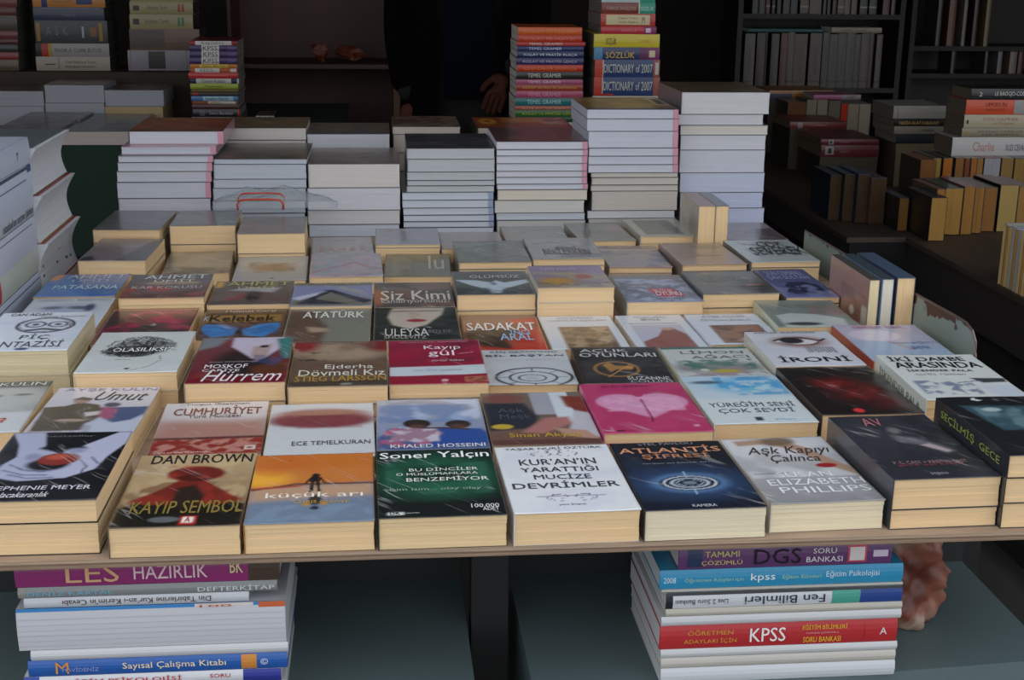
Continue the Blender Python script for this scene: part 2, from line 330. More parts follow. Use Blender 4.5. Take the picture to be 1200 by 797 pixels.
# measured places of the books: covers = back-left x, y, turn, width, length, top height, thickness; others = x0, x1, top, bottom (metres)
DATA = {'covers':{'meyer':[-0.4267,1.5245,-0.0074,0.1345,0.2066,0.0606,0.0249],'sliver':[-0.588,1.545,-0.01,0.135,0.2,0.055,0.022],'dan':[-0.2816,1.5138,-0.0017,0.1338,0.2098,0.0337,0.0337],'kucuk':[-0.1472,1.504,0.0122,0.1348,0.2,0.0336,0.0336],'soner':[-0.0086,1.504,0.012,0.1358,0.2,0.036,0.036],'kuran':[0.132,1.504,0.0219,0.1358,0.2,0.037,0.037],'atl':[0.2724,1.5122,0.0187,0.1339,0.2065,0.0356,0.0356],'ak':[0.4109,1.5212,0.0311,0.1294,0.2029,0.0339,0.0339],'av':[0.5473,1.5256,0.0236,0.1238,0.2079,0.0586,0.0352],'gece':[0.6768,1.512,0.0001,0.1283,0.2,0.0859,0.026],'kulin1':[-0.5798,1.8007,0.027,0.133,0.2065,0.0363,0.0363],'umut':[-0.4345,1.785,-0.0319,0.1349,0.1867,0.0324,0.0324],'cum':[-0.2843,1.7268,0.0257,0.1337,0.1946,0.0259,0.0259],'ece':[-0.1449,1.7077,0.0154,0.1323,0.2011,0.0277,0.0277],'hoss':[-0.0077,1.7131,-0.0001,0.1368,0.1898,0.0294,0.0294],'ask':[0.1314,1.725,0.0022,0.1354,0.2028,0.0325,0.0325],'pink':[0.2693,1.7397,0.0073,0.1384,0.1995,0.0381,0.0139],'yur':[0.4169,1.7758,0.0013,0.1361,0.202,0.0353,0.022],'kizil':[0.5612,1.795,0.0,0.1362,0.2073,0.0394,0.0394],'darbe':[0.7053,1.7902,-0.0378,0.1394,0.2053,0.0579,0.029],'pic':[-0.5768,2.0701,0.0178,0.135,0.2125,0.0638,0.0357],'olas':[-0.4154,1.9916,-0.0003,0.1377,0.2056,0.052,0.027],'harem':[-0.2638,1.9592,0.0065,0.1333,0.2214,0.0499,0.0269],'ejder':[-0.1274,1.9474,0.0053,0.1346,0.2175,0.0451,0.0259],'kayip':[0.0104,1.9577,-0.0033,0.1357,0.215,0.0418,0.0208],'bil':[0.1513,1.986,-0.0253,0.1313,0.1751,0.0166,0.0166],'aclik':[0.2903,1.9728,-0.0382,0.132,0.1823,0.0229,0.0229],'limon':[0.4231,1.9469,0.0001,0.1339,0.1699,0.0278,0.0278],'ironi':[0.5646,1.9813,-0.0123,0.1322,0.1837,0.0409,0.0409],'tul':[0.722,2.03,-0.02,0.135,0.2,0.036,0.036],'nermin':[-0.5853,2.2822,0.0236,0.1355,0.1948,0.033,0.033],'kirmizi':[-0.4376,2.203,0.0054,0.1372,0.203,0.0332,0.0332],'kelebek':[-0.2896,2.209,0.005,0.1349,0.1837,0.0287,0.0287],'ataturk':[-0.1509,2.1934,-0.0054,0.1345,0.203,0.0322,0.0322],'uleysa':[-0.0111,2.1878,-0.0076,0.1365,0.1983,0.0337,0.0337],'sadakat':[0.1323,2.1988,-0.0138,0.1281,0.2093,0.016,0.016],'kurk':[0.2635,2.185,0.0034,0.1226,0.198,0.016,0.016],'sima':[0.3957,2.1835,0.0123,0.1126,0.203,0.016,0.016],'kadin':[0.5115,2.1663,0.006,0.1224,0.184,0.0209,0.0209],'yesil':[0.6426,2.2092,-0.0391,0.1355,0.174,0.033,0.033],'patasana':[-0.5875,2.452,-0.0048,0.1353,0.165,0.0355,0.0355],'kar':[-0.4336,2.3739,0.0182,0.1383,0.1692,0.0514,0.0119],'umit':[-0.2899,2.3757,0.0069,0.1364,0.165,0.0371,0.0371],'mavi':[-0.1519,2.3594,0.0,0.1373,0.165,0.0364,0.0364],'siz':[-0.0114,2.3635,-0.0013,0.1361,0.1745,0.0346,0.0346],'dove':[0.1276,2.3729,0.0012,0.1343,0.1731,0.0516,0.0278],'mor':[0.2629,2.3514,0.0056,0.1308,0.165,0.0653,0.0254],'oyun':[0.4176,2.3865,-0.0058,0.1327,0.1998,0.0387,0.0234],'koyu':[0.551,2.3809,0.011,0.1367,0.1707,0.0448,0.0246],'gemi':[0.7002,2.4269,0,0.0965,0.2167,0.0371,0.0111],'leylak':[-0.5419,2.6556,-0.0297,0.1214,0.1988,0.06,0.027],'bej0':[-0.4159,2.6866,0.051,0.1242,0.1923,0.0249,0.0249],'bej1':[-0.2745,2.6179,0.029,0.1335,0.2027,0.0287,0.0071],'bej2':[-0.1343,2.6139,0.0243,0.1346,0.1959,0.0339,0.012],'lu':[0.0117,2.6697,-0.03,0.1275,0.1989,0.0209,0.0209],'yesilgri':[0.1459,2.6592,0.0032,0.1388,0.195,0.0481,0.0133],'inte':[0.2879,2.668,-0.0025,0.1376,0.1965,0.0517,0.0131],'cizgi':[0.4442,2.7037,-0.0231,0.1233,0.2003,0.0266,0.0113],'pembe':[0.5683,2.6667,0.0298,0.1281,0.1994,0.0381,0.0125],'cok':[0.703,2.6659,0.019,0.1368,0.2048,0.0438,0.0111],'griA':[-0.5558,2.8827,-0.0356,0.1298,0.2077,0.0739,0.0267],'griB':[-0.4198,2.8589,0.0132,0.1301,0.165,0.077,0.0382],'klips':[-0.2813,2.8003,0.0176,0.1316,0.1776,0.0739,0.0398],'soluk':[-0.1442,2.8302,0.0408,0.1264,0.1842,0.0232,0.0232],'kucukgri':[-0.0088,2.8364,-0.0049,0.1312,0.165,0.04,0.0069],'pembe2':[0.1232,2.8441,0.0017,0.1307,0.1734,0.0297,0.0297],'gri3':[0.262,2.9,0,0.134,0.17,0.03,0.03],'gri4':[0.4081,2.9272,0.0444,0.1196,0.1959,0.0308,0.0131],'krem':[0.537,2.9191,0.0253,0.1207,0.1961,0.042,0.0157],'mor2':[0.72,2.9,0,0.135,0.19,0.035,0.035]},'stacks':{'S1':[[-0.5417,-0.3403,0.2252,0.1973,3.0100000000000002],[-0.5523,-0.3515,0.1973,0.1805,2.97],[-0.5562,-0.3555,0.1805,0.1659,2.95],[-0.5583,-0.3582,0.1659,0.1465,2.95],[-0.5615,-0.3611,0.1465,0.1234,2.95],[-0.5634,-0.3643,0.1234,0.0881,2.95],[-0.5621,-0.3659,0.0881,0.0571,2.95],[-0.5643,-0.3676,0.0571,0.0,2.95]],'S2':[[-0.354,-0.1551,0.173,0.1617,2.95],[-0.356,-0.1567,0.1617,0.1291,2.95],[-0.3582,-0.1584,0.1291,0.1095,2.95],[-0.3602,-0.16,0.1095,0.0823,2.95],[-0.3624,-0.1618,0.0823,0.054,2.95],[-0.364,-0.1627,0.054,0.0,2.95]],'S3':[[-0.1542,0.0452,0.1621,0.1096,2.95],[-0.1566,0.0465,0.1096,0.0594,2.95],[-0.1569,0.0451,0.0594,0.0279,2.95],[-0.1561,0.0428,0.0279,0.0,2.95]],'S4':[[0.0615,0.2544,0.1955,0.1719,2.95],[0.0622,0.2546,0.1719,0.1435,2.95],[0.061,0.2548,0.1435,0.125,2.95],[0.0609,0.2549,0.125,0.1132,2.95],[0.0608,0.255,0.1132,0.0986,2.95],[0.0494,0.2514,0.0986,0.0811,2.95],[0.0501,0.2515,0.0811,0.0637,2.95],[0.0509,0.2516,0.0637,0.0476,2.95],[0.0526,0.2537,0.0476,0.0332,2.95],[0.0525,0.2538,0.0332,0.0197,2.95],[0.0561,0.2539,0.0197,0.0,2.95]],'S5':[[0.258,0.4606,0.2104,0.1927,2.95],[0.2581,0.4611,0.1927,0.1786,2.95],[0.2582,0.4605,0.1786,0.1618,2.95],[0.2584,0.46,0.1618,0.1447,2.95],[0.2585,0.4605,0.1447,0.1314,2.95],[0.2586,0.4609,0.1314,0.116,2.95],[0.2588,0.4622,0.116,0.1034,2.95],[0.2608,0.4627,0.1034,0.0796,2.95],[0.2553,0.4567,0.0796,0.0511,2.95],[0.2594,0.4592,0.0511,0.0347,2.95],[0.2596,0.4599,0.0347,0.0,2.95]],'S6':[[0.4568,0.6608,0.2811,0.26,2.95],[0.4575,0.662,0.26,0.2326,2.95],[0.4612,0.6625,0.2326,0.1958,2.95],[0.4629,0.6638,0.1958,0.1776,2.95],[0.4625,0.6646,0.1776,0.1586,2.95],[0.463,0.6655,0.1586,0.1405,2.95],[0.4701,0.6671,0.1405,0.1299,2.95],[0.4705,0.6678,0.1299,0.1132,2.95],[0.47,0.6685,0.1132,0.0992,2.95],[0.4727,0.6679,0.0992,0.0553,2.95],[0.4639,0.6635,0.0553,0.0372,2.95],[0.4675,0.6665,0.0372,0.0,2.95]],'S7':[[0.6755,0.8777,0.3149,0.2656,2.99],[0.6704,0.8664,0.2656,0.2412,2.99],[0.6754,0.8777,0.2412,0.2191,2.99],[0.6776,0.8746,0.2191,0.1854,2.99],[0.6777,0.8754,0.1854,0.1336,2.99],[0.6809,0.8776,0.1336,0.0885,2.99],[0.6828,0.8762,0.0885,0.052,2.99],[0.6846,0.8827,0.052,0.0122,2.99],[0.6865,0.8853,0.0122,0.0,2.99]]},'G':{'K':[[-0.6533,-0.4885,0.3046,0.29],[-0.6542,-0.4893,0.29,0.2695],[-0.6554,-0.4902,0.2695,0.2474],[-0.6565,-0.4912,0.2474,0.2253],[-0.6545,-0.492,0.2253,0.2106],[-0.6553,-0.4926,0.2106,0.1958],[-0.6622,-0.4904,0.1958,0.175],[-0.6573,-0.4883,0.175,0.1572],[-0.6582,-0.492,0.1572,0.1394],[-0.656,-0.4927,0.1394,0.1274],[-0.6597,-0.4903,0.1274,0.114],[-0.6575,-0.4939,0.114,0.096],[-0.6553,-0.4945,0.096,0.0856],[-0.656,-0.4952,0.0856,0.0676],[-0.6542,-0.4901,0.0676,0.0405]],'L':[[0.3939,0.5753,0.4114,0.3903],[0.3942,0.5758,0.3903,0.3715],[0.392,0.5859,0.3715,0.3597],[0.3922,0.5814,0.3597,0.3456],[0.3924,0.5819,0.3456,0.3267],[0.3902,0.5824,0.3267,0.3077],[0.3929,0.5804,0.3077,0.2887],[0.3907,0.581,0.2887,0.2672],[0.3909,0.5814,0.2672,0.2529],[0.3911,0.5819,0.2529,0.2349],[0.3914,0.5824,0.2349,0.2145],[0.3892,0.5854,0.2145,0.1928],[0.3894,0.5859,0.1928,0.1807],[0.3896,0.5863,0.1807,0.1613],[0.3898,0.5867,0.1613,0.1468]],'D':[[0.6282,0.7811,0.5202,0.4808],[0.6293,0.7826,0.4808,0.4504],[0.6278,0.7839,0.4504,0.4153],[0.6287,0.7876,0.4153,0.3941],[0.6101,0.7986,0.3941,0.3574],[0.6111,0.8001,0.3574,0.323],[0.6147,0.8019,0.323,0.274],[0.6137,0.8041,0.274,0.2222]],'A':[[-1.271,-1.008,0.4509,0.4001],[-1.272,-1.0145,0.4001,0.352],[-1.2713,-1.0066,0.3521,0.2678],[-1.2737,-1.0049,0.2679,0.2191],[-1.2763,-1.0052,0.2191,0.167]],'Bk':[[-0.9164,-0.6847,0.4726,0.4231],[-0.9195,-0.6872,0.4231,0.3764],[-0.9227,-0.6898,0.3764,0.3233],[-0.9269,-0.6679,0.3234,0.2446],[-0.9382,-0.7069,0.2445,0.1683]],'F':[[-1.5106,-1.3268,0.4361,0.3993],[-1.5139,-1.3328,0.3993,0.3685],[-1.518,-1.3335,0.3685,0.3128],[-1.522,-1.334,0.3128,0.2848],[-1.5244,-1.3362,0.2848,0.263],[-1.5268,-1.3383,0.263,0.2349],[-1.5295,-1.3376,0.2349,0.2067],[-1.5328,-1.3406,0.2067,0.1658]],'SH':[[1.6857,1.734,0.2829,0.0354],[1.7421,1.7824,0.2832,0.0355],[1.7824,1.7945,0.2834,0.0356],[1.8107,1.8471,0.2837,0.0357],[1.8552,1.8876,0.284,0.0358],[1.8876,1.92,0.2842,0.0359],[1.92,1.9809,0.2845,0.0361],[1.993,2.05,0.285,0.0363],[2.0541,2.0866,0.2853,0.0364],[2.0866,2.1274,0.2856,0.0365],[2.1274,2.1682,0.2858,0.0366],[2.1682,2.2091,0.2861,0.0368],[2.2091,2.2378,0.2863,0.0369],[2.2378,2.2787,0.2866,0.037],[2.2787,2.2992,0.2868,0.0371],[2.3115,2.3403,0.287,0.0372]],'SU':[[1.7102,1.7381,0.4615,0.3632],[1.7421,1.7701,0.4618,0.3634],[1.774,1.794,0.4621,0.3636],[1.802,1.818,0.4623,0.3639],[1.826,1.846,0.4626,0.3641],[1.854,1.886,0.4629,0.3643],[1.89,1.9221,0.4632,0.3646],[1.9341,1.9742,0.4637,0.365],[1.9783,2.0345,0.4642,0.3654],[2.0426,2.0587,0.4646,0.3658],[2.0627,2.0788,0.4648,0.3659],[2.0869,2.107,0.465,0.3661],[2.1111,2.1433,0.4653,0.3664],[2.1433,2.1716,0.4656,0.3666],[2.1756,2.2039,0.4659,0.3669],[2.2161,2.2525,0.4663,0.3672],[2.2606,2.2971,0.4667,0.3676],[2.3255,2.358,0.4673,0.3681],[2.3661,2.3864,0.4677,0.3684]],'SD':[[2.7402,2.7746,0.4636,0.217],[2.8134,2.8307,0.4642,0.2174],[2.9258,2.9474,0.4653,0.2181],[2.8652,2.8869,0.4648,0.2177],[2.6842,2.7057,0.4631,0.2167]],'SD2':[[3.0087,3.0305,0.288,0.0824],[3.0699,3.1049,0.2884,0.0826],[3.1136,3.1399,0.2887,0.0828],[2.7736,2.7953,0.2864,0.0814],[2.9432,2.9607,0.2875,0.0821]],'PB':[[1.4274,1.4547,-0.0278,-0.1423,3.62],[1.4387,1.4883,-0.0027,-0.1113,3.42],[1.5095,1.5337,0.0064,-0.1211,3.5],[1.5334,1.5843,0.0086,-0.119,3.5],[1.5865,1.618,0.0131,-0.1193,3.5],[1.627,1.6539,0.0073,-0.1164,3.52],[1.6633,1.7002,0.0038,-0.1208,3.54],[1.7072,1.7615,0.0106,-0.1212,3.54],[1.7618,1.8063,0.0057,-0.1215,3.54]],'PC':[[1.6052,1.6541,0.033,-0.0091],[1.659,1.6863,0.0329,0.0013],[1.6919,1.7219,0.0329,-0.0014],[1.7302,1.7575,0.0302,-0.0015],[1.7599,1.7763,0.0354,0.0011],[1.779,1.7982,0.0354,0.001],[1.7982,1.8174,0.0353,0.001],[1.8203,1.8724,0.0326,0.0009],[1.8752,1.9137,0.0325,0.0008],[1.9165,1.9551,0.0325,0.0007],[1.9578,2.002,0.0324,0.0005]],'PD':[[1.3842,1.3963,0.0314,-0.1052],[1.3969,1.411,0.0274,-0.1114],[1.4117,1.4259,0.0234,-0.1196],[1.4265,1.4386,0.0194,-0.1258],[1.4393,1.4535,0.0153,-0.1341],[1.4544,1.4808,0.0113,-0.1444]],'ST2':[[0.6552,0.6903,0.1108,0.0356],[0.6912,0.7184,0.1112,0.0371]],'ST3':[[0.7988,0.8154,0.0981,0.0219],[0.819,0.8379,0.1,0.0216],[0.8421,0.8727,0.1026,0.0211]],'LK':[[0.3252,0.5704,-0.0292,-0.0606],[0.3049,0.5855,-0.0552,-0.0784],[0.3074,0.5869,-0.0785,-0.0838],[0.3128,0.587,-0.0828,-0.103],[0.3134,0.5884,-0.103,-0.1127],[0.309,0.5884,-0.1126,-0.1244],[0.3079,0.5853,-0.1243,-0.1535],[0.3098,0.5871,-0.1535,-0.1645],[0.3103,0.5862,-0.1644,-0.1776],[0.311,0.5868,-0.1775,-0.1985]],'LL':[[-0.3869,-0.1122,-0.0154,-0.046],[-0.3852,-0.1156,-0.0441,-0.058],[-0.3801,-0.1459,-0.0566,-0.0685],[-0.3896,-0.108,-0.0691,-0.1176],[-0.3781,-0.1063,-0.118,-0.1302],[-0.3821,-0.1077,-0.1302,-0.1497],[-0.388,-0.1148,-0.1495,-0.165]]}}
# ------------------------------------------------------------------ printed covers: key -> (label, spine colour, artwork, lettering); wrap haze is in the far rows' colours
WH = 'D9DCE2'
ART = {}
def A(k, label, spine, ops, texts=(), **kw): ART[k] = (label, spine, ops, list(texts), kw)
# front row
A('meyer', 'black paperback with two pale forearms cupping a red shape, front row far left', '1A1A20',
  [('b', '121319'), ('n', '23242C', .5, 5, 1), ('p', [(0, 1), (.27, 1), (.36, .74), (.5, .66), (.42, .55), (.62, .42), (.66, .3), (.3, .27), (.08, .33), (.1, .5), (.17, .62), (.12, .8)], 'A9AEC9'),
   ('p', [(1, .99), (.9, 1), (.66, .78), (.52, .68), (.62, .5), (.5, .36), (.66, .3), (.86, .42), (.9, .6), (1, .82)], 'B2B6D0'),
   ('e', .46, .5, .17, .09, '1A1A20', .25), ('e', .52, .58, .17, .09, '84302A', .12), ('e', .5, .61, .09, .04, 'B5553F', .4), ('p', [(.3, .74), (.5, .68), (.7, .74), (.5, .9)], '14151B', .03), ('l', [(.16, .5), (.3, .42), (.46, .4)], .009, '5A5F7C'), ('l', [(.14, .42), (.3, .36), (.5, .35)], .009, '5A5F7C'), ('l', [(.2, .36), (.36, .31), (.56, .31)], .009, '5A5F7C'), ('l', [(.7, .56), (.78, .46), (.76, .36)], .009, '5A5F7C'), ('l', [(.78, .6), (.86, .5)], .009, '5A5F7C'), ('e', .3, .62, .06, .05, '8A8FAE', .5), ('e', .62, .7, .08, .04, '9297B4', .5)],
  [('STEPHENIE MEYER', .5, .165, .82, .042, 'C9CBD6'), ('alacakaranlık', .42, .075, .4, .05, 'D8D8E0', .01, .3), ('bestseller', .5, .93, .4, .022, '6E7078', 0)])
A('dan', 'tan paperback with a red cloaked figure and gold lettering on black band', '5D5346',
  [('g', '5A4430', 'C0A680'), ('n', 'CDB58E', .6, 4, 2, [0, .3, 1, 1]), ('n', '9C8058', .3, 7, 3, [0, .2, 1, 1]), ('p', [(0, 0), (1, 0), (1, .27), (.8, .33), (.2, .33), (0, .24)], '191813', .03),
   ('p', [(.06, .32), (.3, .5), (.42, .62), (.62, .62), (.74, .5), (.97, .32), (.84, .28), (.2, .28)], '8A2E24', .02), ('n', '5E2018', .6, 7, 6, [.1, .28, .95, .6]),
   ('e', .53, .7, .24, .11, '6E2420', .12), ('e', .53, .64, .13, .05, '4A1814', .3), ('p', [(.42, .5), (.55, .54), (.66, .4), (.62, .24), (.4, .24)], '2C201A', .03), ('n', 'B03A2A', .5, 9, 5, [.28, .62, .8, .84]),
   ('r', .52, .02, .65, .13, 'B32420'), ('r', .54, .045, .63, .115, 'E8E4DE'), ('e', .4, .09, .12, .035, '5F6468', .2)],
  [('DAN BROWN', .54, .93, .86, .1, '23262A', .03), ('KAYIP SEMBOL', .55, .24, .88, .125, '83723A', .03), ('A', .585, .08, .045, .045, 'B32420', .04)])
A('kucuk', 'paperback with an orange sunset over blue water and a small standing silhouette', '9A6A3A',
  [('g', '566C88', 'BE7438'), ('p', [(0, 0), (1, 0), (1, .5), (0, .5)], '6F7F95', .05), ('p', [(0, .3), (1, .36), (1, .52), (0, .5)], 'B8957A', .08), ('p', [(0, .5), (1, .56), (1, 1.1), (0, 1.1)], 'C4773A', .03), ('e', .05, .62, .25, .12, 'E8A83C', .6), ('e', .5, .9, .6, .12, 'C2702E', .5),
   ('n', 'C8642A', .4, 3, 9, [0, .6, 1, 1]), ('l', [(0, .46), (.35, .535), (1, .525)], .018, '5A4440'), ('l', [(0, .48), (.4, .51)], .02, 'A24A38'),
   ('e', .52, .66, .035, .03, '1E1A1C'), ('r', .475, .56, .555, .64, '1E1A1C'), ('l', [(.5, .57), (.49, .42)], .014, '1E1A1C'), ('l', [(.54, .57), (.555, .42)], .014, '1E1A1C'), ('l', [(.48, .62), (.44, .54)], .01, '1E1A1C'), ('l', [(.56, .62), (.6, .54)], .01, '1E1A1C'),
   ('e', .53, .3, .055, .07, '3A3634', .3), ('e', .53, .19, .035, .025, '2A2C34'), ('e', .46, .24, .03, .02, 'B8862C', .5), ('e', .6, .25, .03, .02, 'B8862C', .5), ('n', '86A0BC', .35, 8, 4, [0, 0, 1, .25])],
  [('küçük arı', .52, .365, .78, .07, 'E2E0DA', 0), ('CHRIS CLEAVE', .58, .27, .44, .028, 'C79A3A', 0), ('“', .3, .9, .04, .02, 'A85A2A', 0)])
A('soner', 'dark green paperback with a glowing green swirl and bold white title', '2A3A34',
  [('g', '15221F', '10201B'), ('e', .5, .58, .46, .3, '245C46', .6), ('e', .5, .62, .3, .12, '0F1F1B', .6), ('n', '3A7860', .35, 4, 12, [.05, .3, .95, .8]), ('p', [(0, 0), (1, 0), (1, .22), (0, .2)], '141A19', .05), ('r', .07, .04, .2, .075, 'D5D8DA')],
  [('Soner Yalçın', .5, .895, .94, .095, 'E4E6E8', .05), ('BU DİNCİLER', .56, .68, .58, .045, 'D8DAD4', .0), ('O MÜSLÜMANLARA', .5, .61, .68, .036, 'D8DAD4', 0), ('BENZEMİYOR', .58, .53, .68, .055, 'D8DAD4', .01), ('isim isim... olay olay', .47, .38, .74, .035, '8FA89A', 0),
   ('100.000', .84, .13, .22, .038, 'D0D2D4', .02), ('ADET', .88, .085, .13, .03, 'D0D2D4', .02), ('DK', .13, .058, .08, .025, '17201E', .03), ('yayınları', .27, .057, .1, .018, 'B0B4B4', 0)])
A('kuran', 'white paperback with four grey title lines between violet ornaments', 'C9CCD6',
  [('b', WH), ('n', 'C4CBE0', .4, 3, 22), ('o', .5, .875, .2, .05, .005, '6A6078'), ('o', .38, .865, .09, .03, .005, '6A6078'), ('o', .62, .865, .09, .03, .005, '6A6078'), ('o', .5, .9, .05, .04, .005, '6A6078'),
   ('o', .5, .2, .2, .05, .005, '6A6078'), ('o', .38, .215, .09, .03, .005, '6A6078'), ('o', .62, .215, .09, .03, .005, '6A6078'), ('l', [(.22, .86), (.78, .86)], .005, '6A6078'), ('l', [(.22, .225), (.78, .225)], .005, '6A6078')],
  [('YAŞAR NURİ ÖZTÜRK', .51, .955, .86, .042, '3C3E46', .0), ('KUR’AN’IN', .5, .735, .66, .07, '3A3F4A', .03), ('YARATTIĞI', .49, .625, .66, .075, '3A3F4A', .03), ('MUCİZE', .49, .51, .48, .07, '3A3F4A', .03), ('DEVRİMLER', .49, .385, .88, .08, '3A3F4A', .03), ('yeni boyut', .48, .1, .22, .024, '4A4C58', 0)])
A('atl', 'near-black blue paperback with a glowing white ringed disc', '3A3D44',
  [('g', '141A2B', '1B1E26'), ('e', .5, .36, .5, .2, '2C466E', .7), ('n', '263650', .4, 5, 31, [0, .1, 1, .9]), ('e', .5, .36, .3, .13, '5F86B4', .35), ('e', .5, .36, .26, .112, '1B2436', .1), ('o', .5, .36, .22, .095, .014, 'B9C4D2'), ('e', .5, .36, .17, .072, 'AFBDCC', .06), ('e', .5, .36, .14, .06, '1C2536', .08),
   ('o', .5, .36, .11, .046, .008, '9FB0C4'), ('e', .5, .36, .06, .026, '6E7C8C', .2), ('l', [(.5, .2), (.5, .27)], .012, '8CA8CC'), ('l', [(.5, .45), (.5, .52)], .012, '8CA8CC')],
  [('ATLANTİS', .5, .875, .92, .085, 'C98E6C', .03), ('ŞİFRESİ', .52, .765, .6, .075, 'B8805E', .01), ('STEL PAVLOU', .5, .965, .5, .028, '85868C', 0), ('tarihin en büyük sırrı', .5, .655, .62, .02, '8A93A2', 0), ('KAMERA', .5, .045, .2, .025, 'B8BCC4', .01)])
A('ak', 'grey and white paperback with raised bare arms, red lips and white capitals', 'B5B2B0',
  [('g', '86888C', 'BDBEC4'), ('n', 'D4D5DA', .6, 3, 44, [0, .35, 1, 1]), ('p', [(.1, .96), (.5, .99), (.75, .82), (.9, .6), (1, .5), (1, .36), (.8, .52), (.62, .78), (.4, .9), (.12, .88)], 'A88A76', .025), ('e', .52, .93, .16, .07, '7A6A58', .4), ('n', '6A5846', .4, 10, 3, [.38, .86, .7, 1]),
   ('e', .78, .53, .1, .035, '98202A', .15), ('n', 'A0A2A6', .5, 6, 9, [0, 0, 1, .3])],
  [('Aşk Kapıyı', .55, .77, .8, .12, '3A3438', -.01, .35), ('Çalınca', .55, .64, .46, .1, '3A3438', -.01, .35), ('ROMANTİK KOMEDİ', .22, .43, .32, .022, '7C7E84', 0), ('SUSAN', .5, .4, .5, .06, 'DADCE0', -.005), ('ELIZABETH', .55, .29, .86, .065, 'DADCE0', -.005), ('PHILLIPS', .57, .175, .8, .065, 'DADCE0', -.005)])
A('av', 'thick dark slate paperback with small pink title, on top of another at right', '3B3D44',
  [('b', '2B2D35'), ('n', '383B44', .6, 3, 51), ('p', [(.42, .66), (.62, .62), (.78, .5), (.86, .4), (.76, .37), (.62, .5), (.45, .56)], '6E6C74', .05), ('p', [(.6, .5), (.78, .38), (.84, .4), (.7, .52)], 'B0A4A6', .02), ('e', .5, .74, .06, .05, '6A6C70', .5), ('e', .7, .6, .03, .04, '4A4A52', .4)],
  [('AV', .37, .885, .2, .1, 'A9686F', .0), ('P. C. CAST + KRISTIN CAST', .5, .235, .7, .032, 'A07A80', 0), ('gece evi serisi', .48, .195, .62, .022, '96404A', 0), ('pegasus', .47, .065, .16, .03, '8C9098', .01)], )
A('gece', 'black paperback with a teal photo, crescent and green lettering, right edge stack top', '22252B',
  [('b', '181B21'), ('p', [(.12, .84), (1.1, .8), (1.1, .42), (.25, .4)], '36505C', .03), ('n', '6F8E98', .6, 4, 61, [.2, .42, 1, .82]), ('e', .38, .76, .09, .035, '9DB0B4', .3), ('e', .36, .95, .05, .03, 'C8D0D4', .1), ('e', .4, .965, .045, .026, '181B21', .1)],
  [('GECE EVİ', .62, .25, .5, .12, '4E9A3C', .01)], sp_text=('SEÇİLMİŞ  GECE', '8A9A4A', .55))
# second row
A('kulin1', 'grey portrait paperback with a red script title, second row at left edge', 'C8BFA0',
  [('g', 'B9BDBE', '6E706C'), ('e', .62, .66, .42, .24, 'B3B5B2', .4), ('e', .5, .7, .1, .03, '55544E', .5), ('e', .8, .72, .09, .02, '6A6963', .5), ('p', [(0, .86), (1, .88), (1, 1), (0, 1)], '4E524F', .05), ('p', [(0, 0), (1, 0), (1, .38), (0, .34)], 'C4C8CC', .04)],
  [('AYŞE KULIN', .5, .93, .9, .07, 'D0D2D0', 0), ('Füreya', .5, .22, .6, .13, 'B54A4A', 0, .4)])
A('umut', 'pale paperback with a man holding a child in pink, dark script title', 'D8D0B8',
  [('g', 'C6C4CC', 'CBC8D2'), ('n', 'B8B6C6', .4, 3, 72), ('p', [(.5, .54), (1, .56), (1, .36), (.9, .24), (.6, .2), (.5, .3)], '4A5A80', .02), ('p', [(0, .55), (.2, .58), (.32, .66), (.52, .6), (.6, .42), (.55, .08), (.05, .06), (.03, .4)], '5E5648', .02), ('e', .32, .69, .08, .055, '9A8078', .2), ('p', [(.22, .72), (.3, .78), (.42, .74), (.4, .7)], '3A3634'),
   ('p', [(.42, .44), (.7, .5), (.72, .44), (.46, .36)], 'C8C4C8', .02), ('p', [(.56, .56), (.72, .52), (.72, .3), (.58, .28)], 'A05A78', .03), ('e', .64, .6, .08, .05, '57546A', .3), ('p', [(.5, .2), (.6, .34), (.75, .22), (.9, .28), (1, .4), (1, 0), (.5, 0)], 'B9C0D4', .03), ('e', .35, .28, .14, .03, 'B8A294', .3), ('n', '3C3A44', .3, 8, 7, [0, 0, .6, .3])],
  [('AYŞE KULIN', .53, .935, .9, .06, '8C80A4', 0), ('Umut', .68, .79, .5, .15, '3C4038', -.01, .45)])
A('cum', 'paperback with red crowd below pale haze and brown capital title', 'B9A896',
  [('g', '8A3A30', 'CFCBD0'), ('p', [(0, .6), (1, .6), (1, 1.1), (0, 1.1)], 'CCC8CC', .25), ('p', [(0, .28), (1, .28), (1, .62), (0, .62)], 'A97E74', .16), ('r', -.1, .27, 1.1, .31, '5C3634'), ('r', -.1, -.1, 1.1, .27, '8A3028'), ('n', 'C08A80', .8, 14, 81, [0, 0, 1, .28]), ('r', .84, .06, .94, .13, 'D8C8C0'), ('r', .865, .08, .915, .11, '80302A')],
  [('Turgut Özakman', .5, .955, .62, .035, '6A4A44', .01), ('CUMHURİYET', .52, .83, .84, .14, '7E4A3E', .04), ('Türk Mucizesi', .5, .71, .5, .045, '6A5450', .01), ('çılgın türkler’in ardından', .3, .035, .5, .03, 'D8C0B8', 0)])
A('ece', 'pale paperback with one blurred maroon horizontal shape', 'CFCFD2',
  [('b', 'C9CDD3'), ('e', .5, .72, .48, .17, 'A36A62', .3), ('e', .5, .66, .5, .13, '7A3844', .25), ('e', .5, .82, .36, .05, 'A87A68', .4), ('n', '8E4A50', .4, 8, 91, [.05, .5, .95, .78]), ('r', .93, .03, 1.02, .06, 'B08A88')],
  [('ECE TEMELKURAN', .6, .25, .72, .055, '4A5058', .01)])
